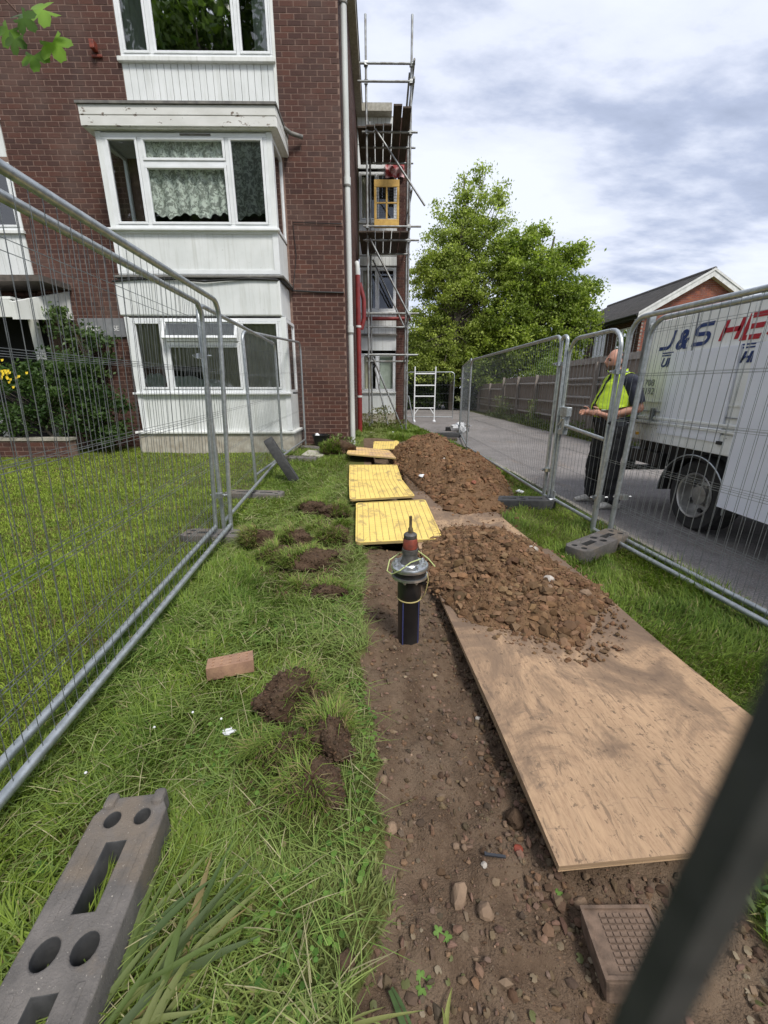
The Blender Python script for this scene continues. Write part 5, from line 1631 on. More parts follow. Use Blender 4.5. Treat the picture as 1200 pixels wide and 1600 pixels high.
# ------------------------------------------------------------------ garden fence, one board at a time
def garden_fence(label, y0, y1, h, bays, capped=False):
    t = thing('garden_fence', label, 'fence', (6.0, y0, 0), rad(90), 'close board garden fence')
    Ln = y1 - y0
    bm_ = MB().box(-.053, .053, -.012, .012, .14, h).mesh('fence_board', 'fence_wood')
    n = int(Ln / .1)
    for i in range(n):
        o = link('fence_board', bm_, t)
        o.location = (.05 + i * .1, RND.uniform(-.006, .006) - .02, RND.uniform(-.02, .012)); o.rotation_euler = (0, RND.uniform(-.012, .012), rad(5))
    nb_ = max(1, round(Ln / 2.2))
    for i in range(nb_ + 1):
        MB().box(-.05, .05, .03, .13, -.1, h + .03).build('fence_post', 'fence_wood', t).location = (i * Ln / nb_, 0, 0)
    for z in [.42, h * .5, h - .28] if not capped else [h * .42, h * .46 + .16, h * .72, h * .80]:
        MB().prism([(0, .0, z - .04), (0, .075, z), (0, 0, z + .045)], (Ln, 0, 0)).build('fence_rail', 'fence_rail', t)
    MB().box(0, Ln, .0, .03, .0, .14).build('gravel_board', 'fence_rail', t)
    if capped:
        MB().box(0, Ln, -.05, .035, h, h + .16).build('top_board', 'fence_rail', t)
    return t
garden_fence('taller weathered board fence with two pairs of rails behind the man', 5.0, 13.9, 2.0, 4, True)
garden_fence('lower weathered board fence beyond the taller one', 13.95, 20.3, 1.78, 3)
garden_fence('farthest stretch of leaning board fence below the trees', 20.35, 30.0, 1.55, 4)

# ------------------------------------------------------------------ house behind the garden fence
HX, HY, HW, HD = 13.05, 22.0, 5.9, 9.0
hs = thing('house', 'orange brick house with slate roof and white bargeboards beyond the garden fence', 'house', (HX, HY, 0))
ze, za = 4.95, 6.75
g = MB()
g.box(.01, HW - .01, .01, HD, -.2, ze - .05)
g.prism([(.01, .01, ze - .05), (HW - .01, .01, ze - .05), (HW / 2, .01, za - .12)], (0, HD, 0))
g.build('wall', 'mortar_grey', hs)
BWs = BW
def house_bricks():
    exc = [(7.2 - 22 + 22, 7.2, 0, 0)]
    front = []
    for c_ in brick_cells(0, HW, 0, za - .15, []):
        zc = c_[3]
        lim = (HW / 2) * (1 - max(0, (zc - ze + .05)) / (za - ze - .07)) if zc > ze - .05 else HW / 2
        if abs((c_[0] + c_[1]) / 2 - HW / 2) < lim - .06: front.append(c_)
    stuff_bricks('gable_brickwork', front, lambda u, v, p: (u, 0 - p, v), hs, 'brick_orange', th=.012)
    sd = brick_cells(0, HD, 0, ze - .06, [(.55, 2.05, 3.1, 4.35), (3.2, 4.5, 3.1, 4.35), (5.6, 6.9, 3.1, 4.35), (.8, 2.2, .9, 2.2)])
    stuff_bricks('side_brickwork', sd, lambda u, v, p: (0 - p, u, v), hs, 'brick', th=.012)
house_bricks()
for (a, b) in [(.55, 2.05), (3.2, 4.5), (5.6, 6.9)]:
    f = MB(); z0, z1 = 3.1, 4.35; fw = .07
    f.box(-.03, .03, a, b, z0, z0 + fw); f.box(-.03, .03, a, b, z1 - fw, z1)
    for q in range(4):
        yq = a + (b - a - fw) * q / 3
        f.box(-.028, .028, yq, yq + fw, z0 + fw, z1 - fw)
    wo = f.build('window', 'upvc', hs)
    MB().quad((.01 - .02, a + fw, z0 + fw), (-.01, b - fw, z0 + fw), (-.01, b - fw, z1 - fw), (-.01, a + fw, z1 - fw)).build('pane', 'glass', wo)
    MB().box(-.10, .02, a - .06, b + .06, z0 - .08, z0 - .003).build('sill', 'barge', wo)
# roof: courses of slates as real steps
def slope(side):
    xe, xr_ = (-.35, HW / 2) if side < 0 else (HW + .35, HW / 2)
    zlow = ze - .12
    g_ = MB(); n = 26
    for i in range(n):
        u0, u1 = i / n, (i + 1.12) / n
        xa_, xb_ = xe + (xr_ - xe) * u0, xe + (xr_ - xe) * min(u1, 1)
        z0_, z1_ = zlow + (za - zlow) * u0 + .035, zlow + (za - zlow) * min(u1, 1) + .012
        P_ = [(xa_, -.25, z0_), (xb_, -.25, z1_), (xb_, HD + .25, z1_), (xa_, HD + .25, z0_)]
        g_.quad(*P_)
        g_.quad((xa_, -.25, z0_ - .03), (xa_, -.25, z0_), (xa_, HD + .25, z0_), (xa_, HD + .25, z0_ - .03))
    return g_
r1 = slope(-1).build('roof', 'roof_slate', hs); slope(1).build('roof', 'roof_slate', hs)
MB().tube([(HW / 2, -.25, za + .02), (HW / 2, HD + .25, za + .02)], .1, 8).build('ridge', 'roof_slate', r1, smooth=60)
for side in (-1, 1):
    xe = -.38 if side < 0 else HW + .38
    for (dz0, dz1, yy_) in [(-.30, -.05, -.26), (-.05, .06, -.29)]:
        MB().prism([(xe, yy_, ze - .12 + dz0), (xe, yy_, ze - .12 + dz1), (HW / 2, yy_, za + dz1), (HW / 2, yy_, za + dz0)], (0, .025, 0)).build('bargeboard', 'barge', hs)
    MB().prism([(xe, -.23, ze - .40), (HW / 2, -.23, za - .28), (HW / 2, -.23, za - .25), (xe, -.23, ze - .37)], (0, .24, 0)).build('verge_soffit', 'barge', hs)
MB().box(-.40, .0, -.2, HD + .2, ze - .32, ze - .22).build('eaves_soffit', 'truck_black', hs)
MB().tube([(-.43, -.25, ze - .16), (-.43, HD + .25, ze - .16)], .06, 10).build('gutter', 'truck_black', hs, smooth=50)

# ------------------------------------------------------------------ white tower frame, van, small things
tf = thing('tower_frame', 'white ladder shaped access tower frame standing on the road', 'ladder frame', (1.40, 17.0, .0))
for x in (0, .82):
    MB().tube([(x, 0, .06), (x, 0, 2.15)], .028, 10).build('upright', 'upvc', tf, smooth=50)
    MB().lathe([(.07, .0), (.07, .05), (.03, .10)], 12, (x, 0, .0)).build('foot', 'litter', tf)
for z in (1.88, 1.44, 1.02, .56):
    MB().tube([(0, 0, z), (.82, 0, z)], .024, 8).build('rung', 'upvc', tf, smooth=50)
for x0, x1 in ((0, .18), (.82, .64)):
    MB().tube([(x0, 0, .30), (x1, 0, .56)], .018, 8).build('gusset', 'upvc', tf, smooth=50)
dp = thing('prop_pole', 'thin steel pole leaning beside the white tower frame', 'pole', (1.36, 16.6, 0))
MB().tube([(0, 0, .02), (-.22, .1, 1.05)], .022, 8).build('pole', 'galv', dp)
vn = thing('van', 'pale grey van parked beyond the scaffold', 'van', (0.6, 24.0, .012))
g = MB(); g.prism([(0, 0, .35), (0, 0, 2.1), (0, 1.0, 2.25), (0, 3.2, 2.2), (0, 4.0, 1.35), (0, 4.7, 1.15), (0, 4.75, .35)], (1.0, 0, 0))
g.build('body', 'van_grey', vn, bevel=.06)
MB().box(.1, .9, -.012, .0, 1.25, 1.9).build('rear_window', 'dark_void', vn)
MB().box(-.02, 1.02, -.05, .05, .3, .55).build('bumper', 'truck_black', vn)
for y in (.8, 3.7):
    for x in (.0, .82):
        MB().tube([(x, y, .32), (x + .18, y, .32)], .32, 20).build('wheel', 'tyre', vn, smooth=40)

bk = thing('bucket', 'black plastic bucket with white scrap inside at the foot of the brick wall', 'bucket', (-1.24, 8.72, lawnz(-1.24, 8.72) - .01))
g = MB(); n = 24
for r, z in [(.12, 0), (.18, .28), (.195, .285), (.195, .30), (.178, .30), (.118, .02)]:
    for k in range(n):
        g.v.append((r * math.cos(2 * math.pi * k / n), r * math.sin(2 * math.pi * k / n), z))
for j in range(5):
    for k in range(n):
        k2 = (k + 1) % n
        g.f.append((j * n + k, j * n + k2, (j + 1) * n + k2, (j + 1) * n + k))
g.f.append(tuple(reversed(range(n)))); g.f.append(tuple(range(5 * n, 6 * n)))
g.build('shell', 'bucket', bk, smooth=40)
def crumple(name, label, cat, loc, s_, mat, seed, parent=None, sc_=(1, 1, .5)):
    r_ = np.random.default_rng(seed)
    V_ = IC2V * (1 + r_.uniform(-.35, .35, (len(IC2V), 1))) * s_ * np.array(sc_)[None]
    V_[:, 2] -= V_[:, 2].min()
    o = link(name, npmesh(name, V_, IC2F, mat), parent)
    o.location = loc
    if label: tag(o, label, cat)
    return o
crumple('white_scrap', None, None, (-.09, .0, .22), .05, 'litter', 5, bk, (1, .6, 1.0))
slab = tag(MB().box(-.20, .20, -.22, .22, 0, .05).build('concrete_slab', 'concrete', None, bevel=.012), 'pale rough concrete paving slab lying in the grass near the wall', 'paving slab')
slab.location = (-1.27, 7.95, lawnz(-1.27, 7.8) + .02); slab.rotation_euler = (rad(4), rad(3), rad(-8))
crumple('sandbag', 'white sandbag on the far fence foot beside the road', 'sandbag', (2.42, 12.75, .02), .20, 'litter', 6, sc_=(1.3, .8, .7))
crumple('litter', 'white scrap of litter in the grass below the scaffold', 'litter', (.35, 11.9, .04), .10, 'litter', 7)
crumple('litter', 'grey translucent bag scrap at the foot of the red pipe', 'litter', (-.2, 11.6, .06), .10, 'stone_pale', 8)
crumple('litter', 'white plastic scrap beside the fence rail at the end of the heap', 'litter', (1.86, 5.25, .01), .05, 'litter', 9)
crumple('litter', 'small white scrap in the grass left of the turf clods', 'litter', (-.62, 1.33, lawnz(-.62, 1.33) + .03), .016, 'litter', 10, sc_=(1.5, 1, .4))
wf = tag(MB().box(-.30, .30, -.10, .10, 0, .07).build('timber_baulk', 'board_wood', None, bevel=.01), 'dark timber block lying on the road near the edge on fence panel', 'timber')
wf.location = (1.75, 10.9, .015)
# perforated engineering brick
br = thing('brick', 'tan clay brick with three rows of holes lying in the grass', 'brick', (-.735, 1.70, lawnz(-.735, 1.70) + .035), rad(18))
cu = bpy.data.curves.new('b', 'CURVE'); cu.dimensions = '2D'; cu.fill_mode = 'BOTH'; cu.extrude = .0295; cu.bevel_depth = .003
def spl2(pts):
    s = cu.splines.new('POLY'); s.points.add(len(pts) - 1); s.use_cyclic_u = True
    for q, p in zip(s.points, pts): q.co = (p[0], p[1], 0, 1)
spl2([(-.104, -.048), (.104, -.048), (.104, .048), (-.104, .048)])
for i in range(5):
    for j in range(3):
        cx, cy = -.078 + i * .039, -.030 + j * .030
        spl2([(cx + 0.0098 * math.cos(q * math.pi / 4), cy + .0098 * math.sin(q * math.pi / 4)) for q in range(8)])
o = bpy.data.objects.new('tmp', cu); C.objects.link(o); bme_ = evalmesh(o, 'clay_body'); bpy.data.objects.remove(o)
bme_.materials.clear(); bme_.materials.append(MAT['clay_brick'])
bo2 = link('clay_body', bme_, br); bo2.location = (0, 0, .033); bo2.rotation_euler = (rad(-8), 0, 0)
MB().box(-.1, .1, -.044, .044, .0, .012).build('bottom_face', 'clay_brick', br).rotation_euler = (rad(-8), 0, 0)
# ribbed inspection cover in the soil
cv = thing('inspection_cover', 'square ribbed iron cover tilted in the soil below the plywood', 'cover', (.632, .655, -.052), rad(-4))
cv.rotation_euler = (rad(-6), rad(-7), rad(-4))
MB().box(-.085, .095, -.078, .078, 0, .075).build('box', 'cover_iron', cv, bevel=.008)
g = MB()
for (a, b, c_, d) in [(-.085, .095, -.078, -.070), (-.085, .095, .070, .078), (-.085, -.076, -.07, .07), (.086, .095, -.07, .07)]:
    g.box(a, b, c_, d, .074, .081)
g.build('raised_edge', 'cover_iron', cv)
rib = MB().box(-.007, .007, -.0045, .0045, 0, .0035).mesh('stud', 'cover_iron')
for i in range(7):
    for j in range(9):
        o = link('stud', rib, cv)
        o.location = (-.035 + i * .018, -.056 + j * .014, .0745)
st = thing('plastic_strip', 'short dark plastic strip on the soil below the pebbles', 'strip', (.355, .895, lawnz(.355, .895) + .008), rad(-8))
MB().box(-.032, .032, -.004, .004, 0, .005).build('strip', 'plastic_dark', st)
MB().box(-.032, -.026, -.005, .005, 0, .007).build('strip_end', 'plastic_dark', st)

# ------------------------------------------------------------------ grass
def blades(name, x, y, z, ln, wd, lean, cols, az=None, curve=.5, mat='grass', parent=None, rng=NR):
    """two-segment tapered blades; lean = angle from vertical (rad)"""
    n = len(x)
    az = rng.random(n) * 2 * math.pi if az is None else az
    d = np.stack([np.cos(az), np.sin(az)], 1)
    sd = np.stack([-d[:, 1], d[:, 0]], 1)
    l1 = lean * (1 - curve); l2 = np.minimum(lean * (1 + curve), 1.62)
    def pt(s0, s1):
        h = ln * (s0 * np.sin(l1) + s1 * np.sin(l2)); v = ln * (s0 * np.cos(l1) + s1 * np.cos(l2))
        return h, v
    V_ = np.zeros((n, 5, 3))
    for k, (s0, s1, w) in enumerate([(0, 0, .8), (0, 0, .8), (.5, 0, 1), (.5, 0, 1), (.5, .5, 0)]):
        h, v = pt(s0, s1)
        sg = -1 if k in (0, 2) else 1
        ww = wd * w * sg * .5 if k < 4 else 0
        V_[:, k, 0] = x + d[:, 0] * h + sd[:, 0] * ww
        V_[:, k, 1] = y + d[:, 1] * h + sd[:, 1] * ww
        V_[:, k, 2] = z + v
    b = (np.arange(n) * 5)[:, None]
    F_ = np.concatenate([b + np.array([[0, 1, 3]]), b + np.array([[0, 3, 2]]), b + np.array([[2, 3, 4]])], 0)
    c = np.repeat(cols, 5, axis=0)
    me = npmesh(name, V_.reshape(-1, 3), F_, mat, c, smooth=True)
    return link(name, me, parent)
def gcol(n, a, b, dry=.1, dryc=(.34, .30, .14), var=.25, rng=NR, patch=None):
    t = rng.random((n, 1)) if patch is None else np.clip(patch[:, None] + rng.normal(0, .22, (n, 1)), 0, 1)
    c = np.array(a)[None] * (1 - t) + np.array(b)[None] * t
    c = c * rng.uniform(1 - var, 1 + var, (n, 1))
    k = rng.random(n) < dry
    c[k] = np.array(dryc)[None] * rng.uniform(.6, 1.15, (k.sum(), 1))
    return c
def fence_x(y):
    return np.interp(y, [0, 3.7, 7.5, 8.9], [-1.20, -1.46, -1.80, -1.64])
def ply_r(y):
    return 1.60 - .0735 * (y - .815)
def ply_l(y):
    return .51 - .0735 * (y - .815)
def compound_ok(x, y):
    left = x < trench_l(y) + .03 * NR.random(len(x))
    matz = (y > 3.3) & (x > np.interp(y, [3.3, 4.6, 7, 10.6], [-.24, -.34, -.60, -.36])) & (x < .45)
    right = (x > np.where(y < .82, 1.0, ply_r(y) + .005)) & (y < 5.3)
    far = (y > 10.4) | ((y > 3.4) & ~matz)
    ok = np.where(y < 3.4, left | right, far)
    heap_ = (((x - 1.05) / .90) ** 2 + ((y - 7.5) / 3.25) ** 2) < 1
    ply2_ = (x > ply_l(y) - .02) & (x < ply_r(y)) & (y < 5.3) & (y > .8)
    road = x > np.interp(y, [0, 3.2, 5, 7, 9.5, 11, 13.5, 15.6], [2.53, 2.4, 2.34, 2.18, 2.03, 1.83, 1.5, 1.25]) - .04
    bare = NR.random(len(x)) < soil_mask(x, y) * .93
    wall = (y > 8.9) & (x < -.66)
    return ok & ~heap_ & ~ply2_ & ~road & ~bare & ~wall
def scatter(n, x0, x1, y0, y1, pw=1.0):
    y = y0 + (y1 - y0) * NR.random(n) ** pw
    return x0 + (x1 - x0) * NR.random(n), y
TURF = [
    ('dark turf clod with a smooth soil face nearest to the brick', -.415, 1.50, 0.123, 201, (1.25, .8, .75), rad(35), 70),
    ('arching piece of turf touching the dark clod beside the brick', -.265, 1.46, 0.080, 202, (1.3, .7, .65), rad(-35), 90),
    ('wide grassy turf clod in the middle of the near group', -.345, 1.245, 0.102, 203, (1.5, .7, .6), rad(12), 200),
    ('turf clod with yellow roots close to the trench edge', -.195, 1.27, 0.087, 204, (.9, 1.1, .9), 0, 220, .5),
    ('lowest turf clod of the near group, leaning forward', -.225, 1.055, 0.080, 205, (1.0, 1.0, .9), rad(20), 150),
    ('brown tufted clod left of the far turf group', -1.07, 3.36, 0.123, 206, (1.3, .8, .8), rad(-20), 260, .8),
    ('small dark clod in the middle of the far turf group', -.76, 3.42, 0.123, 207, (1.2, .9, .8), 0, 180),
    ('turf clod at the front of the far turf group', -.57, 2.96, 0.138, 208, (1.5, .8, .6), rad(8), 300),
    ('turf clod at the trench side of the far turf group', -.44, 3.50, 0.123, 209, (1.1, 1, .7), 0, 200),
    ('lone dark turf clod nearest the yellow mat corner', -.36, 2.50, 0.090, 210, (1.3, .8, .7), 0, 120),
    ('left hand dark clod of the far turf group', -.82, 3.06, 0.109, 211, (1.2, .9, .7), 0, 160),
    ('crumbled scrap of turf between the far clods and the fence', -.95, 3.12, .05, 221, (1.3, .8, .6), rad(20), 120, .5),
    ('torn grassy sod just right of the brown tufted clod', -.92, 3.55, .07, 222, (1.5, .9, .5), rad(-10), 260, .3),
    ('flat grassy sod between the far clods and the trench', -.42, 3.05, .07, 223, (1.4, 1.0, .45), rad(40), 260, .25),
    ('dark scrap of soil behind the far turf clods', -.62, 3.80, .06, 224, (1.6, .7, .6), rad(15), 140, .4),
    ('small crumb of turf left of the lone dark clod', -.55, 2.62, .04, 225, (1.2, .9, .6), 0, 80, .4),
    ('grassy sod against the left edge of the nearest yellow mat', -.38, 3.95, .075, 226, (.9, 1.5, .5), 0, 300, .2),
    ('small turf clod behind the far group', -.74, 4.46, 0.116, 212, (1.4, .8, .7), 0, 160),
    ('turf clod beside the second yellow mat', -.50, 4.30, 0.131, 213, (1.2, .9, .6), 0, 200),
    ('heaped cut turf by the bucket at the wall foot', -.85, 8.0, 0.204, 214, (1.5, 1.1, .7), 0, 700, .15),
]
def turf_ok(x, y):
    k = np.ones(len(x), bool)
    for q_ in TURF:
        k &= ((x - q_[1]) ** 2 + (y - q_[2]) ** 2) > (q_[3] * .95) ** 2
    return k
GA, GB = (.085, .155, .022), (.235, .315, .052)
# inside the compound: upright growth
for (n, x0, x1, y0, y1, l0, l1, w0) in [(62000, -1.55, 2.5, .30, 1.5, .03, .095, .0042), (62000, -1.75, 2.45, 1.5, 3.3, .03, .105, .0046), (42000, -1.95, 2.4, 3.3, 6.5, .03, .10, .0048), (26000, -1.95, 2.3, 6.5, 10.5, .04, .13, .007), (24000, -.66, 2.1, 10.2, 15.4, .05, .16, .010)]:
    x, y = scatter(n, x0, x1, y0, y1)
    k = compound_ok(x, y) & (x > fence_x(y) - .12) & turf_ok(x, y)
    x, y = x[k], y[k]
    p = vnoise(x, y, 2.3, 8)
    ln = (l0 + (l1 - l0) * NR.random(len(x))) * (.55 + .9 * vnoise(x, y, 3.1, 9))
    trod = np.exp(-((x - trench_l(y)) / .36) ** 2)           # grass worn short and pale beside the trench
    ln *= 1 - .35 * trod
    col = gcol(len(x), GA, GB, .06, patch=p)
    col = col * (1 - .6 * trod[:, None]) + np.array([.27, .29, .125])[None] * .6 * trod[:, None]
    az_ = 2 * math.pi * (vnoise(x, y, 1.9, 61) * 1.6 + .35 * vnoise(x, y, 6, 62)) + NR.normal(0, .75, len(x))
    ln *= .65 + .7 * vnoise(x, y, 8, 63)
    o = blades('grass', x, y, gz(x, y) - .004, ln, w0 * NR.uniform(.7, 1.4, len(x)), NR.uniform(.25, 1.3, len(x)), col, az=az_)
    tag(o, 'long green grass inside the fenced strip', 'grass', kind='stuff')
# clippings and flattened straws lying on top
for (n, y0, y1, w0) in [(4200, .32, 1.6, .0026), (7000, 1.6, 4.0, .0034), (6000, 4.0, 9.0, .006)]:
    x, y = scatter(n, -1.7, -.05, y0, y1)
    k = compound_ok(x, y) & (x > fence_x(y)) & turf_ok(x, y)
    x, y = x[k], y[k]
    ln = NR.uniform(.07, .20, len(x))
    col = gcol(len(x), (.14, .22, .045), (.27, .34, .10), .14, (.46, .42, .24))
    z = gz(x, y) + NR.uniform(.012, .05, len(x))
    o = blades('grass_clippings', x, y, z, ln, np.full(len(x), w0), NR.uniform(1.35, 1.6, len(x)), col, curve=.06)
    tag(o, 'pale cut grass lying flattened over the strip', 'grass', kind='stuff')
# loose soil shaken out of the sods
n = 3600
th_ = NR.random(n) * 2 * math.pi; rr_ = np.sqrt(NR.random(n))
x = -.64 + .46 * rr_ * np.cos(th_); y = 3.35 + .85 * rr_ * np.sin(th_)
k = vnoise(x, y, 4, 91) + .3 * NR.random(n) > .62
x, y = x[k], y[k]
s_ = .004 + .014 * NR.random(len(x)) ** 4
o = clods('turf_crumbs', np.stack([x, y, gz(x, y) + .012 + s_ * .3], 1), s_, soil_cols(len(x), (.10, .066, .043), .4, .1))
tag(o, 'loose dark soil scattered between the far turf clods', 'soil', kind='stuff')
n = 700
th_ = NR.random(n) * 2 * math.pi; rr_ = np.sqrt(NR.random(n))
x = -.34 + .20 * rr_ * np.cos(th_); y = 1.28 + .30 * rr_ * np.sin(th_)
s_ = .002 + .008 * NR.random(n) ** 4
o = clods('turf_crumbs', np.stack([x, y, gz(x, y) + .012 + s_ * .3], 1), s_, soil_cols(n, (.095, .062, .041), .4, .1))
tag(o, 'loose dark soil scattered between the near turf clods', 'soil', kind='stuff')
# clover and small broad leaves threaded through the grass
n = 9000
x, y = scatter(n, -1.5, -.02, .32, 3.2, 1.3)
k = compound_ok(x, y) & (x > fence_x(y)) & turf_ok(x, y) & (vnoise(x, y, 3.3, 71) + .25 * NR.random(n) > .72)
x, y = x[k], y[k]; n = len(x)
a_ = np.zeros((n, 3)); a_[:, 2] = 1.6
P_ = np.stack([x, y, gz(x, y) + NR.uniform(.015, .045, n)], 1)
a3 = NR.normal(size=(n, 3)) * .35 + a_; a3 /= np.linalg.norm(a3, axis=1, keepdims=True)
b3 = np.cross(a3, NR.normal(size=(n, 3))); b3 /= np.linalg.norm(b3, axis=1, keepdims=True)
c3 = np.cross(a3, b3); s3 = NR.uniform(.005, .011, n)[:, None]
ring = [P_ + (b3 * math.cos(q * math.pi / 3) + c3 * math.sin(q * math.pi / 3)) * s3 for q in range(6)]
V_ = np.stack(ring, 1).reshape(-1, 3)
F_ = (np.arange(n) * 6)[:, None] + np.array([[0, 1, 2, 3, 4, 5]])
o = link('clover_leaves', npmesh('clover_leaves', V_, F_, 'grass', np.repeat(gcol(n, (.07, .16, .03), (.16, .27, .05), .03), 6, 0)))
tag(o, 'clover and small broad leaves among the grass of the strip', 'clover', kind='stuff')
# mown lawn left of the fence
for (n, x0, x1, y0, y1, w0) in [(60000, -3.6, -1.1, .75, 3.2, .0045), (85000, -7.5, -1.4, 2.5, 5.6, .006), (62000, -10, -1.6, 5.4, 8.6, .008)]:
    x, y = scatter(n, x0, x1, y0, y1)
    k = (x < fence_x(y) + .02) & (x > -(y * 1.02 + .8))
    k &= ~((x > -4.78) & (x < -1.6) & (y > 8.16)) 
    x, y = x[k], y[k]
    p = vnoise(x, y, 1.2, 18) * .5 + vnoise(x, y, 5, 19) * .5
    col = gcol(len(x), (.13, .20, .022), (.32, .41, .052), .05, (.26, .20, .09), patch=p)
    br_ = vnoise(x, y, 3.7, 20) > .66
    sel = br_ & (NR.random(len(x)) < .22)
    col[sel] = np.array([.17, .12, .055])[None] * NR.uniform(.6, 1.2, (sel.sum(), 1))
    ln = NR.uniform(.018, .055, len(x))
    o = blades('lawn_grass', x, y, gz(x, y) - .003, ln, w0 * NR.uniform(.7, 1.4, len(x)), NR.uniform(.3, 1.4, len(x)), col)
    tag(o, 'short mown yellow green lawn beyond the left fence', 'lawn', kind='stuff')

# ------------------------------------------------------------------ upturned turf clods
def turf(label, x, y, r, seed, sc_=(1, 1, .7), rz=0, tuft=140, dryness=.35):
    z = lawnz(x, y)
    t = thing('turf_clod', label, 'turf clod', (x, y, z), rz, 'upturned turf clods')
    r_ = np.random.default_rng(seed)
    bmx = bmesh.new(); bmesh.ops.create_icosphere(bmx, subdivisions=4, radius=1)
    Vv = np.array([v.co[:] for v in bmx.verts]); Ff = np.array([[v.index for v in f.verts] for f in bmx.faces]); bmx.free()
    nse = .55 * (vnoise(Vv[:, 0] + seed, Vv[:, 1] + Vv[:, 2] * .7, 1.7, seed) - .5) + .34 * (vnoise(Vv[:, 0] * 1.1 + Vv[:, 2] + seed, Vv[:, 1] - Vv[:, 2] * .4, 4.1, seed + 1) - .5) + .2 * (vnoise(Vv[:, 0] + Vv[:, 2] * 1.3, Vv[:, 1] + Vv[:, 2], 9, seed + 2) - .5)
    Vv = Vv * (1 + nse[:, None]) * r * np.array(sc_)[None]
    Vv[:, 2] = np.where(Vv[:, 2] > 0, Vv[:, 2] * 1.12, Vv[:, 2]) + r * sc_[2] * .55
    link('soil_lump', npmesh('soil_lump', Vv, Ff, 'turf_soil', smooth=True), t)
    k = r_.integers(0, len(Vv), int(1100 * min(1.6, r / .06)))
    P = Vv[k] + r_.normal(0, .002, (len(k), 3))
    s_ = r_.uniform(.0022, .0075, len(k))
    tag(clods('crumbs', P, s_, soil_cols(len(k), (.078, .051, .034), .4, .12, r_), t, rng=r_), kind='stuff')
    # roots and torn grass hanging off it
    dsel = r_.uniform(0, 6.28)
    cand = np.nonzero((np.cos(np.arctan2(Vv[:, 1], Vv[:, 0]) - dsel) > .1) & (Vv[:, 2] > r * .2))[0]
    tuft = int(tuft * 2.6)
    k = r_.choice(cand, tuft)
    P = Vv[k]
    col = gcol(tuft, (.12, .20, .035), (.26, .33, .07), dryness * .6, (.34, .28, .13), rng=r_)
    az = np.arctan2(P[:, 1], P[:, 0]) + r_.normal(0, .9, tuft)
    tag(blades('torn_grass', P[:, 0], P[:, 1], P[:, 2] - .002, r_.uniform(.04, .13, tuft), np.full(tuft, .0024 + .0006 * y), r_.uniform(.5, 1.55, tuft), col, az=az, parent=t, rng=r_), kind='stuff')
    return t
for q_ in TURF:
    turf(*q_)
# ------------------------------------------------------------------ strap leaves cut and dropped by the near foot
def strap(parent, p0, az, ln, wd, col, drop=.02, droop=.5, name='leaf', seed=0, z0=.02):
    r_ = random.Random(seed)
    n = 8
    V_ = []
    bend = r_.uniform(-.35, .35)
    x, y, z = p0
    a = az
    for i in range(n + 1):
        t_ = i / n
        w_ = wd * (1 - t_ ** 2.2) * (.55 + .45 * min(1, t_ * 4)) + .0006
        nx_, ny_ = -math.sin(a), math.cos(a)
        rise = z0 + .016 * math.sin(math.pi * min(1, t_ * 1.1)) * droop
        V_ += [(x + nx_ * w_, y + ny_ * w_, z + rise), (x, y, z + rise - w_ * .35), (x - nx_ * w_, y - ny_ * w_, z + rise + .002)]
        x += math.cos(a) * ln / n; y += math.sin(a) * ln / n
        a += bend / n
    F_ = []
    for i in range(n):
        for k in (0, 1):
            q = i * 3 + k
            F_.append((q, q + 1, q + 4, q + 3))
    cc = np.repeat(np.array([col]), len(V_), 0)
    cc = cc * np.linspace(.8, 1.15, len(V_))[:, None]
    return link(name, npmesh(name, np.array(V_), np.array(F_), 'leaf', cc, smooth=True), parent)
ir = thing('cut_strap_leaves', 'bundle of cut green strap leaves beside the big rubber foot', 'leaves', (-.56, .55, lawnz(-.56, .55)))
for k in range(46):
    bx, by = RND.uniform(-.08, .09), RND.uniform(-.12, .10)
    a = rad(RND.gauss(52, 22))
    c_ = RND.choice([(.15, .21, .06), (.11, .165, .06), (.20, .25, .09), (.12, .16, .07), (.24, .27, .10)])
    if RND.random() < .12: c_ = (.34, .27, .13)
    strap(ir, (bx, by, .012 + .03 * RND.random()), a, RND.uniform(.14, .32), RND.uniform(.004, .012), c_, seed=k, droop=RND.uniform(.3, 1.2))
for k, (x, y, a, ln, wd, c_, lb) in enumerate([(.02, .60, -62, .22, .007, (.12, .20, .07), 'long dark green cut leaf on the soil at bottom centre'), (.14, .515, 78, .10, .006, (.35, .38, .12), 'short yellowing leaf stub at the bottom edge'),
                                  (-.10, .52, 10, .2, .005, (.28, .30, .10), 'pale grass stem along the bottom edge of the strip'), (-1.02, .84, -12, .10, .016, (.12, .24, .05), 'broad green leaf at the left frame edge by the rubber foot'),
                                  (-1.03, .78, -40, .09, .011, (.12, .25, .05), 'curled green leaf below the broad one at the left frame edge'), (-.78, 2.02, 30, .17, .008, (.30, .36, .14), 'pale cut leaf in the grass above the brick')]):
    t = thing('cut_leaf', lb, 'leaf', (x, y, lawnz(x, y)))
    strap(t, (0, 0, .006), rad(a), ln, wd, c_, seed=90 + k, droop=.4)
    strap(t, (.005, .004, .008), rad(a + 9), ln * .55, wd * .6, tuple(q * .85 for q in c_), seed=190 + k, droop=.4)
stk = thing('cut_stalk', 'thick pale green cut stalk lying along the bottom edge of the soil', 'stalk', (.30, .505, lawnz(.3, .51)))
MB().tube([(0, 0, .014), (.05, .006, .018), (.10, .002, .015), (.16, .006, .016), (.24, .0, .016)], [.008, .011, .010, .012, .008], 9).build('stalk', 'stem_green', stk, smooth=60)
MB().tube([(.095, .003, .016), (.10, .003, .016), (.105, .003, .016)], [.011, .0135, .011], 9).build('node', 'stem_green', stk, smooth=60)
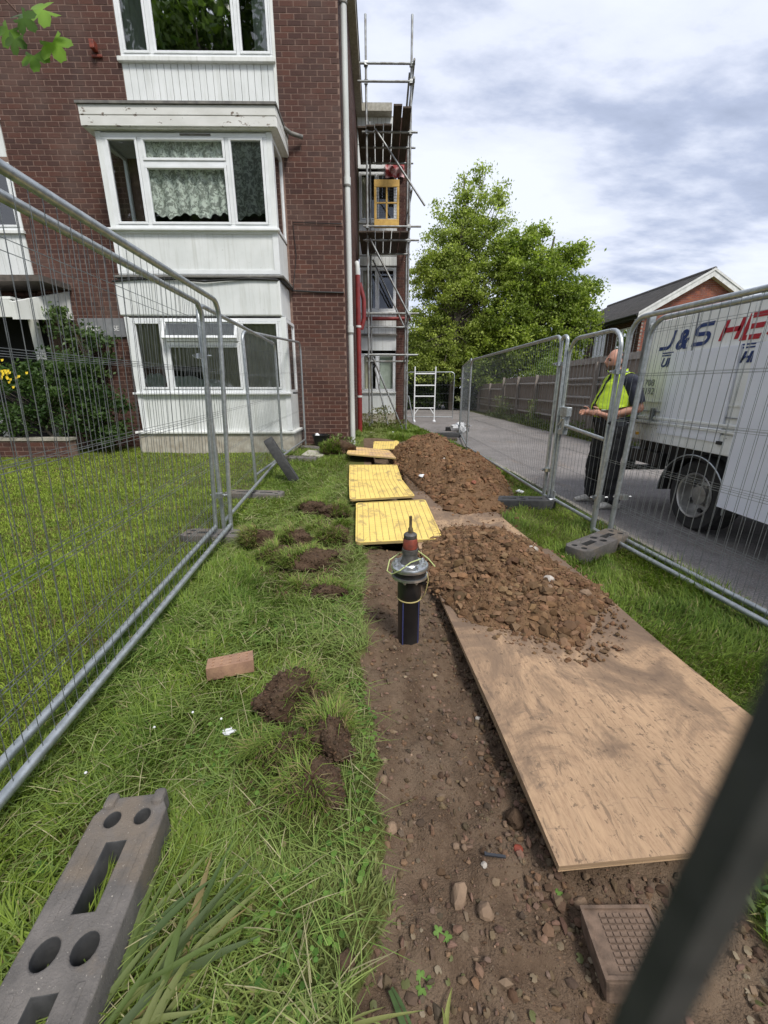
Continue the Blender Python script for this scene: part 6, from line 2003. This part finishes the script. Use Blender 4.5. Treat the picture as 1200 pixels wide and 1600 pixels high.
def lobed(r, lobes=5, seed=0, cup=.15):
    """lobed palmate leaf outline as a fan with a raised midrib"""
    r_ = random.Random(seed)
    pts = []
    n = lobes * 6
    for i in range(n + 1):
        a = -2.45 + 4.9 * i / n
        lob = abs(math.cos(a * lobes / 2 * .98))
        rr = r * (.50 + .50 * lob ** .8) * (1 - .18 * abs(a) / 2.45)
        if i % 2: rr *= .93
        pts.append((rr * math.cos(a), rr * math.sin(a), -cup * r * (rr / r) ** 2 * (1 + .5 * abs(math.sin(a)))))
    V_ = [(0, 0, 0)] + pts
    F_ = [(0, i, i + 1) for i in range(1, len(pts))]
    return np.array(V_), np.array(F_)
def leaf_obj(name, parent, M_, r, col, seed=0, lobes=5):
    V_, F_ = lobed(r, lobes, seed)
    cc = np.repeat(np.array([col]), len(V_), 0); cc[0] *= 1.35
    o = link(name, npmesh(name, V_, F_, 'leaf', cc, smooth=True), parent)
    o.matrix_local = M_
    return o
for k, (x, y, lb, n_) in enumerate([(.105, .625, 'tiny lobed weed seedling in the soil at bottom centre', 3), (.16, .70, 'small green weed on the soil left of the tan clod', 2), (.50, .80, 'single green leaf under the plywood front edge', 1)]):
    t = thing('weed_seedling', lb, 'weed', (x, y, lawnz(x, y)))
    for q in range(n_):
        leaf_obj('leaf', t, Matrix.Translation((.012 * math.cos(q * 2.1), .012 * math.sin(q * 2.1), .012)) @ Matrix.Rotation(q * 2.1, 4, 'Z') @ Matrix.Rotation(rad(-12), 4, 'Y'), .017, (.16, .28, .06), q)
for k, (x, y, lb) in enumerate([(1.06, .60, 'broad leaved weed nearest the bottom in the lower right corner'), (1.13, .70, 'broad leaved weed at the right frame edge below the plywood'), (1.02, .74, 'broad leaved weed just right of the dark wire below the plywood')]):
    t = thing('dock_plant', lb, 'weed', (x, y, lawnz(x, y)), RND.uniform(0, 6), 'weeds at the lower right corner')
    for q in range(11):
        strap(t, (RND.uniform(-.04, .04), RND.uniform(-.04, .04), .01), q * .6 + RND.uniform(-.3, .3), RND.uniform(.035, .07), RND.uniform(.006, .011), RND.choice([(.12, .24, .06), (.10, .19, .05), (.20, .28, .10)]), seed=k * 9 + q, droop=1.4)
# dead leaves: uncountable litter
lv, lf_, lc = [], [], []
for k in range(90):
    x, y = RND.uniform(.70, 1.15), RND.uniform(.45, .68)
    if k > 50: x, y = RND.uniform(-.05, .6), RND.uniform(.46, .72)
    V_, F_ = lobed(RND.uniform(.006, .017), 1, k, .3)
    M_ = Euler((RND.uniform(-.5, .5), RND.uniform(-.5, .5), RND.uniform(0, 6))).to_matrix()
    V_ = V_ @ np.array(M_).T + np.array([x, y, lawnz(x, y) + .008])
    lf_.append(F_ + sum(len(q) for q in lv)); lv.append(V_)
    lc.append(np.repeat(np.array([RND.choice([(.30, .23, .15), (.22, .16, .10), (.38, .31, .22), (.17, .18, .07)])]), len(V_), 0))
o = link('leaf_litter', npmesh('leaf_litter', np.concatenate(lv), np.concatenate(lf_), 'leaf', np.concatenate(lc), smooth=True))
tag(o, 'dry leaf scraps strewn over the soil along the bottom edge', 'leaf litter', kind='stuff')
# clover and daisy heads
for k, (x, y, lb) in enumerate([(-.92, 1.33, 'white clover head in the grass halfway between fence rail and white scrap'), (-.80, 1.41, 'white clover head in the grass below the loose brick'), (-.88, .99, 'white clover head beside the far end of the big rubber foot'), (-1.05, 1.12, 'white clover head closest to the lower left fence rail'), (-.66, 1.36, 'white clover head touching the white scrap of litter')]):
    t = thing('white_flower', lb, 'flower', (x, y, lawnz(x, y)), 0, 'white clover heads')
    h_ = RND.uniform(.05, .075)
    MB().tube([(0, 0, 0), (.004, .002, h_)], .001, 5).build('stem', 'stem_green', t)
    s_ = MB(); s_.lathe([(max(.0004, 0.0052 * math.sin(math.pi * q / 6)), .0045 - .0045 * math.cos(math.pi * q / 6)) for q in range(7)], 9)
    s_.v = [(a + .004, b, c + h_ - .003) for a, b, c in s_.v]
    s_.build('flower_head', 'litter', t, smooth=60)

# ------------------------------------------------------------------ foliage
def leaf_cloud(name, P, size, cols, parent, nrm=None, rng=NR, aspect=.55):
    n = len(P)
    a = rng.normal(size=(n, 3)); 
    if nrm is not None: a = a * .8 + nrm * 1.0
    a /= np.linalg.norm(a, axis=1, keepdims=True)
    b = np.cross(a, rng.normal(size=(n, 3))); b /= np.linalg.norm(b, axis=1, keepdims=True)
    c = np.cross(a, b)
    s_ = size[:, None]
    V_ = np.stack([P - b * s_, P + c * s_ * aspect + a * s_ * .12, P + b * s_, P - c * s_ * aspect + a * s_ * .12], 1)
    F_ = (np.arange(n) * 4)[:, None] + np.array([[0, 1, 2, 3]])
    me = npmesh(name, V_.reshape(-1, 3), F_, 'leaf', np.repeat(cols, 4, 0))
    return link(name, me, parent)
def crown_points(ells, nclump, per, rng, spread, shell=.5):
    """clumps in a union of ellipsoids, biased to the outside, leaves gaussian round each"""
    out, tone, cen = [], [], []
    vol = np.array([e[3] * e[4] * e[5] for e in ells]) ** .8
    pick = rng.choice(len(ells), nclump, p=vol / vol.sum())
    for k in pick:
        e = ells[k]
        d = rng.normal(size=3); d /= np.linalg.norm(d)
        r = shell + (1 - shell) * rng.random() ** .6
        if rng.random() < .28: r = rng.random() ** .5
        c = np.array(e[:3]) + d * np.array(e[3:6]) * r
        m = int(per * rng.uniform(.5, 1.5))
        sp = spread * rng.uniform(.6, 1.4)
        q = c + rng.normal(size=(m, 3)) * np.array([sp, sp, sp * .62])
        out.append(q); tone.append(np.full(m, rng.random())); cen.append(c)
    return np.concatenate(out), np.concatenate(tone), np.array(cen)
def tree(name, label, base, ells, nclump, per, spread, lsize, ca, cb, trunk_r, seed, group=None, limbs=40, shell=.5):
    r_ = np.random.default_rng(seed)
    t = thing(name, label, 'tree', base, 0, group)
    P, tone, cen = crown_points(ells, nclump, per, r_, spread, shell)
    P -= np.array(base)[None]; cen = cen - np.array(base)[None]
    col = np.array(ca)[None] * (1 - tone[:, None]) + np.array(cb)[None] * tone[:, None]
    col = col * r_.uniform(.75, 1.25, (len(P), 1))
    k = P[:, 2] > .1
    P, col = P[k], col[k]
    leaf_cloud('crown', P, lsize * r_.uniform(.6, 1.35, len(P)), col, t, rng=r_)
    top = np.array([np.mean([e[0] for e in ells]), np.mean([e[1] for e in ells]), max(e[2] for e in ells)]) - np.array(base)
    pts = [(0, 0, -.1)]
    for q in range(1, 6):
        f = q / 5
        pts.append((top[0] * f + r_.normal(0, .06), top[1] * f + r_.normal(0, .06), top[2] * f))
    MB().tube(pts, [trunk_r * (1 - .15 * q) for q in range(6)], 9).build('trunk', 'bark', t, smooth=60)
    g_ = MB()
    sel = cen[r_.choice(len(cen), min(limbs, len(cen)), replace=False)]
    for c in sel:
        f = np.clip(.25 + .5 * c[2] / max(top[2], .1) * r_.uniform(.4, .9), .15, .95)
        i = int(f * 5); i = min(i, 4); u = f * 5 - i
        a = np.array(pts[i]) * (1 - u) + np.array(pts[i + 1]) * u
        md_ = (a + c) / 2 + r_.normal(0, .12, 3) + np.array([0, 0, .15])
        r0 = trunk_r * .32
        g_.tube([a, md_, c], [r0, r0 * .6, r0 * .2], 6, cap=False)
    if g_.v: g_.build('limbs', 'bark', t, smooth=60)
    return t
tree('ash_tree', 'tall airy light green tree rising beyond the scaffold', (4.4, 26, 0),
     [(5.6, 26, 10.2, 1.5, 1.1, 1.6), (4.4, 26, 9.4, 1.4, 1.1, 1.8), (3.4, 26, 8.3, 1.2, 1.0, 1.5), (4.2, 26, 7.2, 2.2, 1.5, 2.2), (2.9, 26, 4.8, 1.6, 1.3, 2.3), (2.6, 26, 7.2, .9, .8, 1.2), (6.0, 26, 7.2, 1.9, 1.4, 2.0), (5.6, 26, 4.4, 2.0, 1.4, 2.0),
      (6.6, 26, 11.6, .45, .4, .9), (5.4, 26, 12.2, .4, .4, .8), (3.4, 26, 10.6, .4, .4, .9), (4.6, 26, 11.5, .4, .4, .8), (7.0, 26, 9.6, .6, .5, .7), (2.2, 25.8, 2.8, 1.2, 1.0, 1.4), (4.2, 25.6, 2.6, 1.6, 1.0, 1.4)], 1000, 62, .19, .070, (.19, .245, .055), (.44, .51, .115), .17, 301, limbs=190, shell=.30)
tree('broad_tree', 'dense green broad tree above the garden fence, right of the tall airy one', (8.4, 25, 0),
     [(8.0, 25, 7.2, 1.8, 1.4, 2.0), (7.0, 25.4, 8.2, 1.1, .9, 1.3), (6.4, 25.2, 2.6, 1.6, 1.0, 1.4), (8.8, 25.2, 2.4, 1.6, 1.0, 1.3), (9.7, 25, 6.7, 1.8, 1.4, 1.9), (11.0, 25, 5.8, 1.1, .9, 1.0), (7.5, 25, 4.3, 2.1, 1.5, 2.1), (9.7, 25, 4.1, 2.0, 1.4, 2.0), (11.7, 25, 6.6, .7, .5, .35), (10.4, 25, 8.3, .9, .6, .5), (8.6, 25, 9.1, .7, .5, .5), (11.9, 25, 4.9, .7, .6, .5), (11.2, 25, 3.6, .8, .6, .8)], 1150, 70, .20, .078, (.13, .19, .034), (.38, .46, .08), .2, 302, limbs=110, shell=.35)
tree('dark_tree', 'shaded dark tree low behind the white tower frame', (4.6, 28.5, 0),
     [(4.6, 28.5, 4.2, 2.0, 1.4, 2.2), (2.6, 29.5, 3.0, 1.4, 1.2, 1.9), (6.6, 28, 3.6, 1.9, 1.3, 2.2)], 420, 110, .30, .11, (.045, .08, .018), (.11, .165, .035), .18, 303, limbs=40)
tree('garden_shrub', 'light green rounded shrub growing over the garden fence', (7.0, 16.9, 0), [(7.0, 16.9, 1.7, .75, 1.2, .75), (7.2, 18.3, 1.9, .8, .9, .8)], 90, 70, .16, .055, (.10, .16, .03), (.22, .29, .06), .05, 304, limbs=20)
tree('far_tree', 'pale tree crown peeping over the truck at the right edge', (30, 34, 0), [(30.5, 34, 6.0, 3.0, 2.0, 2.6)], 120, 90, .4, .14, (.14, .17, .07), (.24, .27, .12), .25, 306, limbs=20)
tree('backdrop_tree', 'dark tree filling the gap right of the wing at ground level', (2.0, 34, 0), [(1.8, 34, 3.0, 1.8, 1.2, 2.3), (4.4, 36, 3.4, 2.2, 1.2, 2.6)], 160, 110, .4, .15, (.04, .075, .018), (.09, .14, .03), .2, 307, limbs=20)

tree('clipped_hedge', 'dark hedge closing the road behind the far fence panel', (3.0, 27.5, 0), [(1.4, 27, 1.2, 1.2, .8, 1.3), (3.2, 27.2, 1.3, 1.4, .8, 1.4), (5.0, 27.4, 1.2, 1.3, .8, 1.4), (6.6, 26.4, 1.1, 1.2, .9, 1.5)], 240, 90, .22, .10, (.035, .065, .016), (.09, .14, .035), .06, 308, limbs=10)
# plants by the porch
pb = tree('porch_bush', 'dense dark green bush with yellow flowers beside the porch', (-6.3, 8.1, .1), [(-6.9, 8.1, 1.15, .75, .5, .75), (-5.95, 8.2, 1.25, .6, .5, .85), (-5.35, 8.3, .85, .45, .4, .6), (-7.9, 8.0, 1.1, .7, .5, .8)], 200, 75, .10, .038, (.028, .062, .016), (.09, .15, .04), .04, 310, limbs=30)
fc = MB()
for k in range(60):
    x, y, z = RND.gauss(-6.72, .16), RND.gauss(7.60, .05), RND.gauss(1.58, .10)
    fc.quad((x - .02, y, z - .02), (x + .022, y - .01, z - .015), (x + .02, y + .01, z + .022), (x - .022, y, z + .02))
pb['label'] = 'dense dark green bush with yellow flowers beside the porch'
fl_ = bpy.data.materials.new('yellow_petal'); fl_.use_nodes = True; fl_.node_tree.nodes['Principled BSDF'].inputs['Base Color'].default_value = (.75, .55, .03, 1); MAT['yellow_petal'] = fl_
fc.v = [(a + 6.3, b - 8.1, c - .1) for a, b, c in fc.v]
tag(fc.build('yellow_flowers', 'yellow_petal', pb), kind='stuff')
tree('climbing_shrub', 'pale leaved climber straggling up the wall to the name board', (-5.75, 8.75, .1), [(-5.8, 8.75, 2.2, .45, .16, .5), (-5.45, 8.8, 2.25, .3, .12, .25), (-6.2, 8.6, 2.6, .15, .12, .5), (-5.9, 8.6, 1.75, .5, .2, .35)], 55, 42, .09, .045, (.06, .11, .035), (.17, .24, .09), .02, 311, limbs=40)
pw = thing('planter_wall', 'low brick planter wall under the porch bush', 'wall', (-7.2, 7.75, .05))
MB().box(-3, 1.35, .004, .2, -.1, .36).build('core', 'mortar', pw)
stuff_bricks('planter_brickwork', brick_cells(-3, 1.35, 0, .36, []), lambda u, v, p: (u, 0 - p, v), pw)
MB().box(-3, 1.37, -.02, .22, .361, .41).build('coping', 'concrete', pw)
MB().box(-3.2, -.4, -.9, -.03, -.1, .16).build('entrance_step', 'concrete', pw)

# weeds along the garden fence and the scaffold base
def weed(label, x, y, h_, n_, seed, grp, ca=(.10, .15, .04), cb=(.24, .28, .11), lsz=.04, sp=.12):
    r_ = np.random.default_rng(seed)
    t = thing('weed_plant', label, 'weed', (x, y, lawnz(x, y) if x < 2 else .01), 0, grp)
    hh = r_.random(n_) ** .8 * h_
    P = np.stack([r_.normal(0, sp, n_) * (1.1 - .5 * hh / h_), r_.normal(0, sp, n_) * (1.1 - .5 * hh / h_), hh], 1)
    tn = r_.random((n_, 1))
    leaf_cloud('leaves', P, lsz * r_.uniform(.6, 1.3, n_), (np.array(ca) * (1 - tn) + np.array(cb) * tn), t, rng=r_)
    g_ = MB()
    for k in range(4):
        g_.tube([(0, 0, 0), (r_.normal(0, sp * .5), r_.normal(0, sp * .5), h_ * .55), (r_.normal(0, sp), r_.normal(0, sp), h_)], [.006, .004, .002], 5)
    g_.build('stems', 'stem_green', t)
    return t
ORD = ['first', 'second', 'third', 'fourth', 'fifth', 'sixth', 'seventh', 'eighth', 'ninth', 'tenth', 'eleventh', 'twelfth']
for k in range(12):
    y = 9.3 + k * .92
    weed(ORD[k] + ' leafy weed along the garden fence, counted from the gate into the distance', 5.70 + RND.uniform(-.1, .1), y + RND.uniform(-.2, .2), RND.choice([.28, .35, .45, .7, .3]), 150, 400 + k, 'weeds along the garden fence', sp=.17)
n = 5200
yy = NR.uniform(5.5, 22, n); xx = 5.78 + NR.normal(0, .16, n)
o = leaf_cloud('verge_weeds', np.stack([xx, yy, .02 + .16 * NR.random(n) ** 1.5], 1), NR.uniform(.015, .04, n), gcol(n, (.11, .17, .04), (.27, .33, .11), .2, (.30, .26, .15)), None)
tag(o, 'low mixed weeds carpeting the foot of the garden fence', 'weeds', kind='stuff')
weed('tall weed in front of the lower garden fence', 5.6, 15.3, .95, 130, 480, 'tall fence weeds', sp=.14)
weed('bushy weed at the junction of the far garden fence', 5.6, 19.3, 1.0, 200, 481, 'tall fence weeds', sp=.28)
for k, (x, y, h_, lb) in enumerate([(-.42, 12.9, .5, 'weed at the foot of the red pipe'), (-.05, 13.1, .65, 'brownish weed below the left scaffold standard'), (.2, 14.6, .7, 'weed against the wing wall behind the scaffold brace'), (.5, 13.0, .35, 'low weed at the foot of the right scaffold standard')]):
    weed(lb, x, y, h_, 150, 500 + k, 'weeds below the scaffold', ca=(.10, .12, .04), cb=(.22, .20, .09), sp=.2)
weed('straggly weed between the bucket and the brick corner', -.92, 8.85, .28, 130, 520, 'weeds at the brick corner', sp=.14, lsz=.03)
weed('leafy weed at the foot of the white soil pipe', -.62, 8.80, .22, 90, 521, 'weeds at the brick corner', sp=.1, lsz=.03)

# tree behind the camera: its branch hangs into the top left corner and it is mirrored in the windows
rt = tree('maple_tree', 'maple tree whose lobed green leaves hang into the top left corner', (-6.6, -5.6, 0), [(-9.5, -8.0, 10.5, 3.4, 2.4, 3.8), (-6.0, -8.5, 13.0, 3.0, 2.4, 4.4), (-12.5, -8.0, 11.0, 3.0, 2.4, 3.8), (-9.0, -9.0, 17.5, 3.4, 2.4, 4.4), (-4.0, -8.2, 8.5, 2.6, 2.2, 3.4), (-10.5, -7.5, 5.5, 3.0, 2.0, 2.6)], 520, 75, .52, .20, (.05, .095, .018), (.12, .18, .035), .34, 320, limbs=60)
bx = MB()
bpts = [(-6.4, -5.6, 6.2), (-4.4, -1.4, 5.6), (-2.3, 1.6, 3.7), (-1.62, 2.15, 2.98), (-1.47, 2.2, 2.83)]
bx.tube([Vector(p) - rt.location for p in bpts], [.05, .03, .012, .005, .003], 7)
bro = bx.build('branch', 'twig', rt, smooth=60)
bro.matrix_parent_inverse = Matrix.Identity(4)
for k, (x, z, r, ay, az_, col) in enumerate([(-1.345, 2.835, .062, 60, 210, (.17, .30, .03)), (-1.345, 2.745, .060, 70, 300, (.15, .27, .03)), (-1.51, 2.775, .048, 75, 250, (.10, .19, .025)), (-1.435, 2.70, .05, 65, 280, (.12, .23, .03)), (-1.42, 2.83, .05, 40, 200, (.05, .10, .02)),
                                          (-1.56, 2.90, .05, 70, 230, (.14, .25, .03)), (-1.47, 2.725, .038, 80, 260, (.07, .13, .025)), (-1.40, 2.775, .042, 80, 320, (.06, .12, .02))]):
    M_ = Matrix.Translation(Vector((x - .035, 2.2 + RND.uniform(-.05, .05), z + .02)) - Vector(rt.location)) @ Matrix.Rotation(rad(ay), 4, 'X') @ Matrix.Rotation(rad(az_), 4, 'Z')
    leaf_obj('leaf', bro, M_, r * 1.45, col, k)
tree('added_hedge', 'tall unseen hedge added behind the camera to darken the ground floor window reflections', (-10, -13, 0), [(-22, -13, 2.6, 4.2, 1.2, 2.8), (-15, -13, 2.6, 4.2, 1.2, 2.8), (-8, -13, 2.6, 4.2, 1.2, 2.8), (-1, -13, 2.6, 4.2, 1.2, 2.8)], 420, 70, .45, .24, (.05, .09, .018), (.12, .17, .035), .1, 322, limbs=10)  # unseen, added so the ground floor glass mirrors leaves instead of bright sky
